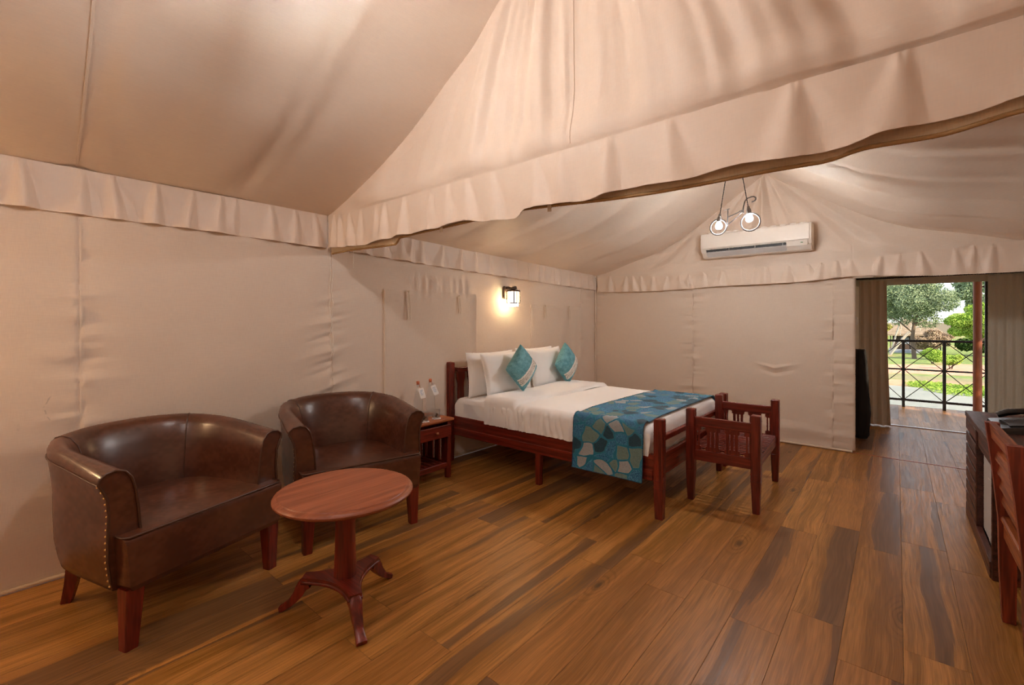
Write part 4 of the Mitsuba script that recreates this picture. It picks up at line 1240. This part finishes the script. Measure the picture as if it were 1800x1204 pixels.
def sconce(y, zc, power, label):
    k = thing('wall_lantern', label, 'wall lamp')
    x = XL + 0.012
    put(k + '__backplate', box(x, x + 0.018, y - 0.045, y + 0.045, zc - 0.030, zc + 0.105, 0.004), 'bronze')
    put(k + '__arm', cat(tube([[x + 0.014, y, zc + 0.085], [x + 0.045, y, zc + 0.080], [x + 0.075, y, zc + 0.074], [x + 0.105, y, zc + 0.080], [x + 0.135, y, zc + 0.084]], [0.018, 0.021, 0.016, 0.019, 0.021], 12)), 'bronze', True)
    lx = x + 0.105
    s = 0.048
    bars = [box(lx + i * s - 0.005, lx + i * s + 0.005, y + j * s - 0.005, y + j * s + 0.005, zc - 0.078, zc + 0.052, 0.001) for i in (-1, 1) for j in (-1, 1)]
    bars += [box(lx - s, lx + s, y + j * s - 0.0035, y + j * s + 0.0035, z, z + 0.007, 0.001) for j in (-1, 1) for z in (zc + 0.046, zc - 0.082)]
    bars += [box(lx + i * s - 0.0035, lx + i * s + 0.0035, y - s, y + s, z, z + 0.007, 0.001) for i in (-1, 1) for z in (zc + 0.046, zc - 0.082)]
    bars += [box(lx - 0.0025, lx + 0.0025, y + j * s - 0.003, y + j * s + 0.003, zc - 0.08, zc + 0.05, 0.001) for j in (-1, 1)] + [box(lx + i * s - 0.003, lx + i * s + 0.003, y - 0.0025, y + 0.0025, zc - 0.08, zc + 0.05, 0.001) for i in (-1, 1)]
    put(k + '__cage', cat(bars), 'bronze')
    put(k + '__cap', box(lx - s - 0.004, lx + s + 0.004, y - s - 0.004, y + s + 0.004, zc + 0.052, zc + 0.060, 0.002), 'bronze')
    kb = key_for(k + '__glass')
    m = box(lx - 0.040, lx + 0.040, y - 0.040, y + 0.040, zc - 0.115, zc + 0.046, 0.004)
    scene[kb] = mikit.ply(m, 'bulb_glass', False, emitter=emitter(WARM, power))
    tag(kb, 'glowing frosted glass')
    return k


sconce(3.73, 1.585, SCONCE, 'black square wall lantern glowing above the pillows')
sconce(-0.55, 1.585, OUT_SCONCE, 'unseen black square wall lantern, out of view, lighting the left wall of the front room')  # out of view, placed for the warm glow along the left wall

# ------------------------------------------------------------------ air conditioner
k = thing('air_conditioner', 'white split air conditioner high on the far wall behind the pendant lamp', 'air conditioner')
ax0, ax1 = -1.728, -0.655
sec = np.array([(5.622, 2.050), (5.622, 2.318), (5.47, 2.318), (5.428, 2.310), (5.415, 2.285), (5.415, 2.165), (5.42, 2.140), (5.445, 2.105)])
sec2 = np.array([(5.622, 2.044), (5.622, 2.10), (5.446, 2.104), (5.438, 2.098), (5.480, 2.052), (5.515, 2.041)])


def extr_x(sec_, x0, x1):
    m = trimesh.creation.extrude_polygon(Polygon(sec_), x1 - x0, engine='earcut')
    m.apply_transform(np.array([[0, 0, 1, x0], [1, 0, 0, 0], [0, 1, 0, 0], [0, 0, 0, 1.0]]))
    return m


put(k + '__body', extr_x(sec, ax0, ax1), 'ac_white', 35)
put(k + '__front_panel', box(ax0 + 0.012, ax1 - 0.012, 5.405, 5.420, 2.140, 2.300, 0.006), 'ac_white')
put(k + '__lower_housing', extr_x(sec2, ax0 + 0.008, ax1 - 0.008), 'ac_white', 35)
put(k + '__outlet', hull([[x, y, z] for x in (ax0 + 0.06, ax1 - 0.22) for y, z in ((5.417, 2.128), (5.424, 2.104), (5.455, 2.128), (5.455, 2.10))]), 'ac_dark')
put(k + '__flap', hull([[x, y, z] for x in (ax0 + 0.06, ax1 - 0.22) for y, z in ((5.426, 2.096), (5.430, 2.104), (5.476, 2.050), (5.484, 2.054))]), 'ac_grey')
for i in range(3):
    x = ax0 + 0.30 + i * 0.26
    put(k + '__vane', box(x, x + 0.006, 5.413, 5.45, 2.10, 2.128, 0.001), 'ac_grey')
put(k + '__display_panel', hull([[x, y, z] for x in (ax1 - 0.215, ax1 - 0.03) for y, z in ((5.410, 2.135), (5.428, 2.085), (5.45, 2.135), (5.46, 2.085))]), 'ac_white')
put(k + '__indicator', box(ax1 - 0.090, ax1 - 0.070, 5.410, 5.418, 2.108, 2.116, 0.001), 'ac_led')
for i in range(11):
    x = ax0 + 0.07 + i * 0.09
    put(k + '__grille_slot', box(x, x + 0.055, 5.46, 5.58, 2.316, 2.328, 0.003), 'ac_white')

# ------------------------------------------------------------------ desk, refrigerator, telephone, chair on the right
k = thing('desk', 'dark wooden writing desk along the right side with louvred end cabinet', 'desk')
DXF, DXB, DY0, DY1, DZ = 0.36, 0.98, 2.10, 4.37, 0.70
put(k + '__top', box(DXF - 0.004, DXB, DY0, DY1, DZ - 0.035, DZ, 0.003), 'desk_wood')
put(k + '__drawer', box(DXF, DXF + 0.022, 3.87, DY1 - 0.006, 0.585, 0.660, 0.003), 'desk_wood')
for i in range(6):
    z = 0.094 + i * 0.081
    put(k + '__louvre', box(DXF + 0.001, DXF + 0.019, 3.885, DY1 - 0.004, z, z + 0.067, 0.003), 'desk_wood')
put(k + '__cabinet', box(DXF + 0.034, DXB, 3.89, DY1 - 0.03, 0.03, 0.655, 0.003), 'desk_wood')
for y in (3.865, DY1 - 0.024):
    put(k + '__side_panel', box(DXF + 0.002 if y < 4 else DXF + 0.02, DXB, y, y + 0.020, 0.0, 0.655, 0.003), 'desk_wood')
put(k + '__plinth', box(DXF, DXF + 0.03, 3.33, DY1 - 0.006, 0.0, 0.085, 0.003), 'desk_wood')
put(k + '__apron', box(DXF + 0.01, DXF + 0.03, DY0 + 0.04, 3.87, 0.56, 0.666, 0.003), 'desk_wood')
put(k + '__divider', box(DXF + 0.006, DXB, 3.31, 3.335, 0.0, 0.666, 0.003), 'desk_wood')
for x in (DXF + 0.006, DXB - 0.06):
    put(k + '__leg', box(x, x + 0.05, DY0 + 0.02, DY0 + 0.07, 0.0, 0.666, 0.003), 'desk_wood')
k = thing('mini_refrigerator', 'small grey white refrigerator in the desk between cabinet and chair', 'refrigerator')
put(k + '__body', box(DXF + 0.052, DXB - 0.1, 3.36, 3.85, 0.012, 0.54, 0.005), 'fridge')
put(k + '__door', box(DXF + 0.032, DXF + 0.050, 3.36, 3.85, 0.088, 0.535, 0.006), 'fridge')
put(k + '__badge', box(DXF + 0.0305, DXF + 0.033, 3.63, 3.66, 0.425, 0.432, 0.0005), 'switch_white')

k = thing('telephone', 'glossy black desk telephone on the end of the desk', 'telephone')
TZ = DZ + 0.0005
put(k + '__base', hull([[x, y, z] for x, y, z in [(0.415, 3.60, TZ), (0.70, 3.60, TZ), (0.70, 3.96, TZ), (0.415, 3.96, TZ), (0.42, 3.605, TZ + 0.022), (0.69, 3.605, TZ + 0.065), (0.69, 3.955, TZ + 0.065), (0.42, 3.955, TZ + 0.022)]]), 'phone_black')
hp = np.array([[0.455, 3.925, TZ + 0.050], [0.50, 3.925, TZ + 0.072], [0.56, 3.925, TZ + 0.084], [0.62, 3.925, TZ + 0.084], [0.68, 3.925, TZ + 0.086]])
put(k + '__handset', tube(hp, [0.022, 0.026, 0.022, 0.024, 0.026], 14, flat=(1, 0.75)), 'phone_black', True)
put(k + '__keypad', hull([[x, y, TZ + 0.0255 + (x - 0.42) * 0.155 + o] for x in (0.47, 0.62) for y in (3.64, 3.84) for o in (0, 0.004)]), 'phone_grey')
cc = np.linspace(0, 1, 60)
put(k + '__cord', tube(np.stack([0.43 + 0.012 * np.sin(cc * 90), 3.93 - 0.22 * cc, TZ + 0.012 + 0.010 * np.cos(cc * 90)], 1), 0.003, 5), 'phone_black', True)

k = thing('desk_chair', 'reddish wooden desk chair with slatted back at the right edge', 'chair')
CXF, CY0, CY1 = 0.345, 2.375, 2.925


def lean(z):
    return np.interp(z, [0, 0.44, 0.87], [0.006, 0.0, -0.045])


for y in (CY0, CY1 - 0.045):
    pts = []
    for z in (0.0, 0.22, 0.44, 0.66, 0.86):
        w = 0.020 if z < 0.1 else 0.026 if z < 0.5 else 0.022
        xc = CXF + 0.02 + lean(z)
        pts.append([[xc - w, y, z], [xc + w, y, z], [xc + w, y + 0.045, z], [xc - w, y + 0.045, z]])
    pts = np.array(pts)
    put(k + '__leg', cat(grid(pts, cv=True, flip=True), M(pts[-1], [[0, 1, 2], [0, 2, 3]]), M(pts[0], [[0, 2, 1], [0, 3, 2]])), 'chair_post')
for z0, h_ in ((0.795, 0.065), (0.705, 0.034), (0.645, 0.034), (0.585, 0.034), (0.520, 0.040)):
    xa, xb = CXF + 0.02 + lean(z0), CXF + 0.02 + lean(z0 + h_)
    put(k + '__back_slat', hull([[xa + s * 0.011, y, z0] for s in (-1, 1) for y in (CY0 + 0.04, CY1 - 0.04)] + [[xb + s * 0.011 + (0.012 if h_ < 0.05 else 0), y, z0 + h_] for s in (-1, 1) for y in (CY0 + 0.04, CY1 - 0.04)]), 'chair_wood')
put(k + '__seat', box(CXF + 0.0, CXF + 0.45, CY0 + 0.005, CY1 - 0.005, 0.435, 0.460, 0.006), 'chair_wood')
put(k + '__apron', cat(box(CXF + 0.008, CXF + 0.028, CY0 + 0.04, CY1 - 0.04, 0.365, 0.436), box(CXF + 0.05, CXF + 0.40, CY0 + 0.010, CY0 + 0.028, 0.375, 0.436), box(CXF + 0.05, CXF + 0.40, CY1 - 0.028, CY1 - 0.010, 0.375, 0.436), box(CXF + 0.40, CXF + 0.42, CY0 + 0.03, CY1 - 0.03, 0.375, 0.436)), 'chair_wood')
for y in (CY0, CY1 - 0.045):
    put(k + '__leg', frustum((CXF + 0.415, y + 0.022, 0), (0.016, 0.016), (CXF + 0.415, y + 0.022, 0.436), (0.022, 0.022)), 'chair_post')
put(k + '__stretcher', cat(box(CXF + 0.03, CXF + 0.41, CY0 + 0.012, CY0 + 0.030, 0.16, 0.19), box(CXF + 0.03, CXF + 0.41, CY1 - 0.030, CY1 - 0.012, 0.16, 0.19)), 'chair_wood')

# ------------------------------------------------------------------ veranda
k = thing('veranda_railing', 'black metal veranda railing with crossed bars outside the doorway', 'railing')
RY_ = 9.245
posts = [0.078 + 0.458 * i for i in range(-3, 6)]
for x in posts:
    put(k + '__post', box(x - 0.018, x + 0.018, RY_ - 0.018, RY_ + 0.018, 0.0, 1.03, 0.003), 'black_metal')
for z, hgt in ((1.018, 0.016), (0.580, 0.011), (0.112, 0.016)):
    put(k + '__rail', box(posts[0], posts[-1], RY_ - 0.014, RY_ + 0.014, z - hgt, z + hgt, 0.003), 'black_metal')
for x0, x1 in zip(posts[:-1], posts[1:]):
    for z0, z1 in ((0.128, 0.569), (0.591, 1.002)):
        put(k + '__cross_bar', tube([[x0 + 0.018, RY_, z0], [(x0 + x1) / 2, RY_, (z0 + z1) / 2], [x1 - 0.018, RY_, z1]], 0.0055, 6), 'black_metal', True)
        put(k + '__cross_bar', tube([[x0 + 0.018, RY_ + 0.010, z1], [(x0 + x1) / 2, RY_ + 0.010, (z0 + z1) / 2], [x1 - 0.018, RY_ + 0.010, z0]], 0.0055, 6), 'black_metal', True)
k = thing('veranda_pole', 'round reddish wooden veranda pole beside the right door post', 'pole')
put(k + '__shaft', lathe([(0, 0), (0.048, 0), (0.046, 1.2), (0.046, 2.2), (0, 2.2)], 24, (0.868, 9.12, 0)), 'pole_orange', 40)
put(k + '__bracket', box(0.868, 1.06, 9.11, 9.13, 1.79, 1.81, 0.003), 'black_metal')
struct('ceiling_003')
used['ceiling'] = 4
scene['ceiling_003'] = mikit.ply(box(-3.2, 2.76, 7.50, 9.60, 2.20, 2.23, 0.004), 'canvas')  # unseen veranda roof, its right edge set to shade the upper pole


# ------------------------------------------------------------------ garden
def ground_z(x, y):
    return -0.50 - 0.85 * np.clip((y - 18) / 26, 0, 1) + 0.05 * n2(x * 0.3, y * 0.3, 301)


def ground_col(p, n, uv):
    a = fbm(p.x * 0.45, p.y * 0.22, 1, 4)
    b = fbm(p.x * 6, p.y * 3, 2, 3)
    grass = mix((0.070, 0.120, 0.030), (0.20, 0.25, 0.080), b)
    soil = mix((0.36, 0.170, 0.11), (0.50, 0.28, 0.20), b)
    band = smoothstep(20.5, 22.5, p.y + 6 * (a - 0.5) - 0.9 * p.x) * (1 - smoothstep(30, 33, p.y + 6 * (a - 0.5) - 1.5 * p.x))
    c = mix(grass, soil, dr.clip(band + 0.8 * smoothstep(0.62, 0.75, a), 0, 1))
    ruts = smoothstep(0.55, 0.75, noise(p.x * 0.25 + p.y * 0.9, 3.0, 5)) * (1 - smoothstep(21, 23, p.y)) * 0.6
    return mix(c, mi.Color3f(0.22, 0.17, 0.12), ruts)


mat('earth', proc(ground_col), 0.95)
mat('concrete', proc(lambda p, n, uv: mix((0.19, 0.215, 0.20), (0.26, 0.28, 0.255), fbm(p.x * 2, p.y * 2, 0, 4))), 0.9)
struct('ground')
used['ground'] = 1
x, y = np.meshgrid(np.linspace(-45, 60, 110), np.concatenate([np.linspace(9.7, 40, 90), np.linspace(41, 140, 40)]), indexing='ij')
scene['ground'] = mikit.ply(grid(np.stack([x, y, ground_z(x, y)], -1)), 'earth', True)
struct('path_slab')
used['path_slab'] = 1
scene['path_slab'] = mikit.ply(prism([(-6, 9.45), (8, 9.45), (8, 13.0), (3.2, 14.6), (1.4, 15.6), (0.4, 16.4), (-2, 16.9), (-6, 17.0)], 0.10, -0.55), 'concrete')


def leaf_mat(key, a, b, f=0.8):
    def fn(p, n, uv):
        return mix(a, b, noise(p.x * f * 4, p.y * f * 4, p.z * f * 4))
    scene[key] = {'type': 'twosided', 'bsdf': {'type': 'diffuse', 'reflectance': proc(fn)}}


leaf_mat('leaf_grey', (0.17, 0.25, 0.14), (0.38, 0.47, 0.30))
leaf_mat('leaf_bright', (0.20, 0.38, 0.05), (0.50, 0.66, 0.15))
leaf_mat('leaf_dark', (0.035, 0.075, 0.025), (0.10, 0.17, 0.05))
leaf_mat('leaf_yellow', (0.24, 0.26, 0.06), (0.46, 0.42, 0.14))
leaf_mat('leaf_dry', (0.34, 0.25, 0.17), (0.55, 0.45, 0.36))
mat('bark', (0.14, 0.10, 0.075), 0.9)
mat('bark_pale', (0.55, 0.50, 0.46), 0.9)
mat('thatch', proc(lambda p, n, uv: mix((0.17, 0.125, 0.085), (0.42, 0.34, 0.25), fbm(p.x * 5, p.y * 5, p.z * 14, 3))), 0.95)
mat('hut_wall', (0.10, 0.07, 0.06), 0.9)
mat('hut_base', (0.34, 0.38, 0.45), 0.9)


def leaves(blobs, n, size, seed):
    """leaf blades in clumps: blobs = [(centre, radii)]"""
    r = np.random.default_rng(seed)
    w = np.array([np.prod(b[1]) ** 0.67 for b in blobs])
    which = r.choice(len(blobs), n, p=w / w.sum())
    c_ = np.array([b[0] for b in blobs])[which]
    ra = np.array([b[1] for b in blobs])[which]
    d = r.normal(size=(n, 3))
    d /= np.linalg.norm(d, axis=1, keepdims=True)
    p = c_ + ra * d * (r.uniform(0.35, 1.0, (n, 1)) ** 0.6)
    t = r.normal(size=(n, 3))
    t /= np.linalg.norm(t, axis=1, keepdims=True)
    b = np.cross(t, r.normal(size=(n, 3)))
    b /= np.linalg.norm(b, axis=1, keepdims=True)
    s = size * r.uniform(0.6, 1.3, (n, 1))
    v = np.stack([p - t * s, p + b * s * 0.45, p + t * s, p - b * s * 0.45], 1).reshape(-1, 3)
    i = np.arange(n)[:, None] * 4
    return M(v, np.vstack([i + [0, 1, 2], i + [0, 2, 3]]))


def blob_crown(c_, R, n, r0, seed):
    r = np.random.default_rng(seed)
    out_ = []
    for _ in range(n):
        d = r.normal(size=3)
        d /= np.linalg.norm(d)
        out_.append((np.array(c_) + np.array(R) * d * r.uniform(0.25, 0.9), np.array([1, 1, 0.75]) * r0 * r.uniform(0.6, 1.2)))
    return out_


def tree(label, x, y, h, R, leaf, nleaf, size, seed, bark='bark', cz=0.62, nb=26, rb=0.9, group=None, name='tree', cat_='tree'):
    k = thing(name, label, cat_, group)
    z0 = float(ground_z(np.array(x), np.array(y))) - 0.1
    r = np.random.default_rng(seed)
    if name == 'tree':
        tr = np.array([[x, y, z0], [x + 0.15 * r.normal(), y, z0 + h * 0.25], [x + 0.25 * r.normal(), y, z0 + h * 0.5], [x, y, z0 + h * 0.8]])
        put(k + '__trunk', tube(tr, np.array([0.022, 0.018, 0.013, 0.004]) * h, 8), bark, True)
        for j in range(6):
            a = r.uniform(0, 2 * math.pi)
            b0 = tr[1] + (tr[2] - tr[1]) * r.uniform(0, 1)
            put(k + '__branch', tube([b0, b0 + [math.cos(a) * R[0] * 0.35, math.sin(a) * R[1] * 0.35, h * 0.12], b0 + [math.cos(a) * R[0] * 0.7, math.sin(a) * R[1] * 0.7, h * 0.2]], [0.010 * h, 0.006 * h, 0.002 * h], 6), bark, True)
    else:
        for j in range(4):
            a = r.uniform(0, 2 * math.pi)
            put(k + '__stem', tube([[x, y, z0], [x + 0.2 * R[0] * math.cos(a), y + 0.2 * R[1] * math.sin(a), z0 + h * 0.4], [x + 0.5 * R[0] * math.cos(a), y + 0.5 * R[1] * math.sin(a), z0 + h * 0.8]], [0.02, 0.014, 0.006], 5), bark, True)
    bl = blob_crown((x, y, z0 + h * cz), R, nb, rb, seed + 1)
    kk = put(k + '__foliage', leaves(bl, nleaf, size, seed + 2), leaf)
    tag(kk, None, None, None, 'stuff')
    return k


def at_bearing(px_tan, d):
    """a place in the garden: tangent of the angle right of the view axis, distance along that axis"""
    s_, c_ = math.sin(YAW), math.cos(YAW)
    return -s_ * d + c_ * px_tan * d, c_ * d + s_ * px_tan * d


x, y = at_bearing(0.886, 33)
tree('tall grey green tree filling the doorway in front of the hut', x, y, 6.4, (2.15, 1.8, 2.0), 'leaf_grey', 42000, 0.070, 401, nb=60, rb=0.80, cz=0.66)
x, y = at_bearing(0.80, 62)
tree('grey green tree at the left of the doorway, far behind the hut', x, y, 10.0, (3.6, 3.0, 3.6), 'leaf_grey', 9000, 0.30, 411, nb=34, rb=1.4, cz=0.55)
x, y = at_bearing(1.020, 30)
tree('bright green leafy tree behind the veranda pole', x, y, 4.2, (1.55, 1.5, 1.25), 'leaf_bright', 32000, 0.072, 421, nb=36, rb=0.55, cz=0.66)
x, y = at_bearing(1.018, 72)
tree('bluish tree top far off behind the bright green tree', x, y, 11.0, (2.2, 2.2, 3.0), 'leaf_grey', 6000, 0.30, 431, nb=24, rb=1.2, cz=0.72)
x, y = at_bearing(1.06, 35)
tree('dark green undergrowth beneath the bright green tree', x, y, 2.2, (2.6, 1.5, 0.8), 'leaf_dark', 14000, 0.10, 441, nb=20, rb=0.6, cz=0.5, name='shrub', cat_='shrub')
x, y = at_bearing(0.815, 46)
tree('yellowish shrub beside the curtain at the left of the doorway', x, y, 3.4, (0.75, 0.8, 1.3), 'leaf_yellow', 4000, 0.14, 451, nb=16, rb=0.45, cz=0.55, name='shrub', cat_='shrub')
x, y = at_bearing(0.925, 26)
tree('bright green shrub seen through the upper crossed bars', x, y, 1.15, (0.55, 0.5, 0.40), 'leaf_bright', 8000, 0.045, 461, nb=14, rb=0.28, cz=0.55, name='shrub', cat_='shrub')
x, y = at_bearing(0.966, 21)
tree('bright green shrub on the red earth, right of the second railing post', x, y, 0.85, (0.50, 0.45, 0.28), 'leaf_bright', 7000, 0.042, 471, nb=12, rb=0.22, cz=0.55, name='shrub', cat_='shrub')
x, y = at_bearing(0.930, 36.5)
tree('dry pale shrub heap in front of the right end of the hut', x, y, 2.3, (1.5, 1.1, 0.75), 'leaf_dry', 12000, 0.075, 481, nb=18, rb=0.45, cz=0.55, name='shrub', cat_='shrub')
tree('unseen leafy young tree beside the tent, out of view, dappling the veranda pole', 4.2, 7.35, 4.5, (0.95, 0.6, 0.95), 'leaf_bright', 520, 0.075, 495, nb=26, rb=0.36, cz=0.68)  # out of view, stands in the sun path to throw leaf shadow on the pole
k = tag(put('weeds', leaves([(np.array([px + 0.25 * rng.normal(), py + 0.3 * rng.normal(), -0.42]), np.array([0.40, 0.40, 0.10])) for px, py in zip(np.linspace(0.6, 3.6, 26), np.linspace(16.7, 14.8, 26))], 15000, 0.026, 491), 'leaf_bright'), 'low green weeds along the edge of the pale slab', 'weeds', None, 'stuff')
# bare pale branches arching before the hut
x, y = at_bearing(0.84, 37)
k = thing('bare_tree', 'leafless pale branches arching in front of the hut', 'tree')
z0 = float(ground_z(np.array(x), np.array(y)))
for j, (sp, hh_) in enumerate(((1.9, 2.3), (2.5, 2.6), (1.2, 3.6))):
    tt = np.linspace(0, 1, 12)
    put(k + '__branch', tube(np.stack([x - 0.2 + sp * tt, y + 0.2 * j - 0.4 * tt, z0 + hh_ * np.sin(tt * math.pi * 0.52)], 1), np.linspace(0.085, 0.03, 12), 6), 'bark_pale', True)
for j in range(4):
    put(k + '__twig', tube([[x + 0.4 + 0.6 * j, y, z0 + 1.6 + 0.2 * j], [x + 0.5 + 0.62 * j, y + 0.1, z0 + 2.6 + 0.4 * j], [x + 0.45 + 0.7 * j, y + 0.1, z0 + 3.6 + 0.5 * j]], [0.03, 0.02, 0.008], 5), 'bark_pale', True)
# hut
x, y = at_bearing(0.885, 40)
z0 = float(ground_z(np.array(x), np.array(y)))
k = thing('thatched_hut', 'small thatched hut in the garden below the tall tree', 'hut')
put(k + '__base', box(x - 1.7, x + 1.7, y - 1.4, y + 1.4, z0 - 0.1, z0 + 0.30, 0.03), 'hut_base')
put(k + '__wall', box(x - 1.45, x + 1.45, y - 1.2, y + 1.2, z0 + 0.30, z0 + 1.55, 0.02), 'hut_wall')
for i in range(5):
    put(k + '__post', box(x - 1.62 + i * 0.80, x - 1.54 + i * 0.80, y - 1.38, y - 1.30, z0 + 0.30, z0 + 1.62, 0.01), 'bark')
for i in range(2):
    put(k + '__window', box(x - 0.9 + i * 1.2, x - 0.35 + i * 1.2, y - 1.22, y - 1.18, z0 + 0.75, z0 + 1.35, 0.01), 'hut_base')
put(k + '__roof', hull([[x + s * 2.0, y + q * 1.7, z0 + 1.48] for s in (-1, 1) for q in (-1, 1)] + [[x + s * 2.0, y + q * 1.7, z0 + 1.62] for s in (-1, 1) for q in (-1, 1)] + [[x + s * 0.6, y, z0 + 3.0] for s in (-1, 1)]), 'thatch')
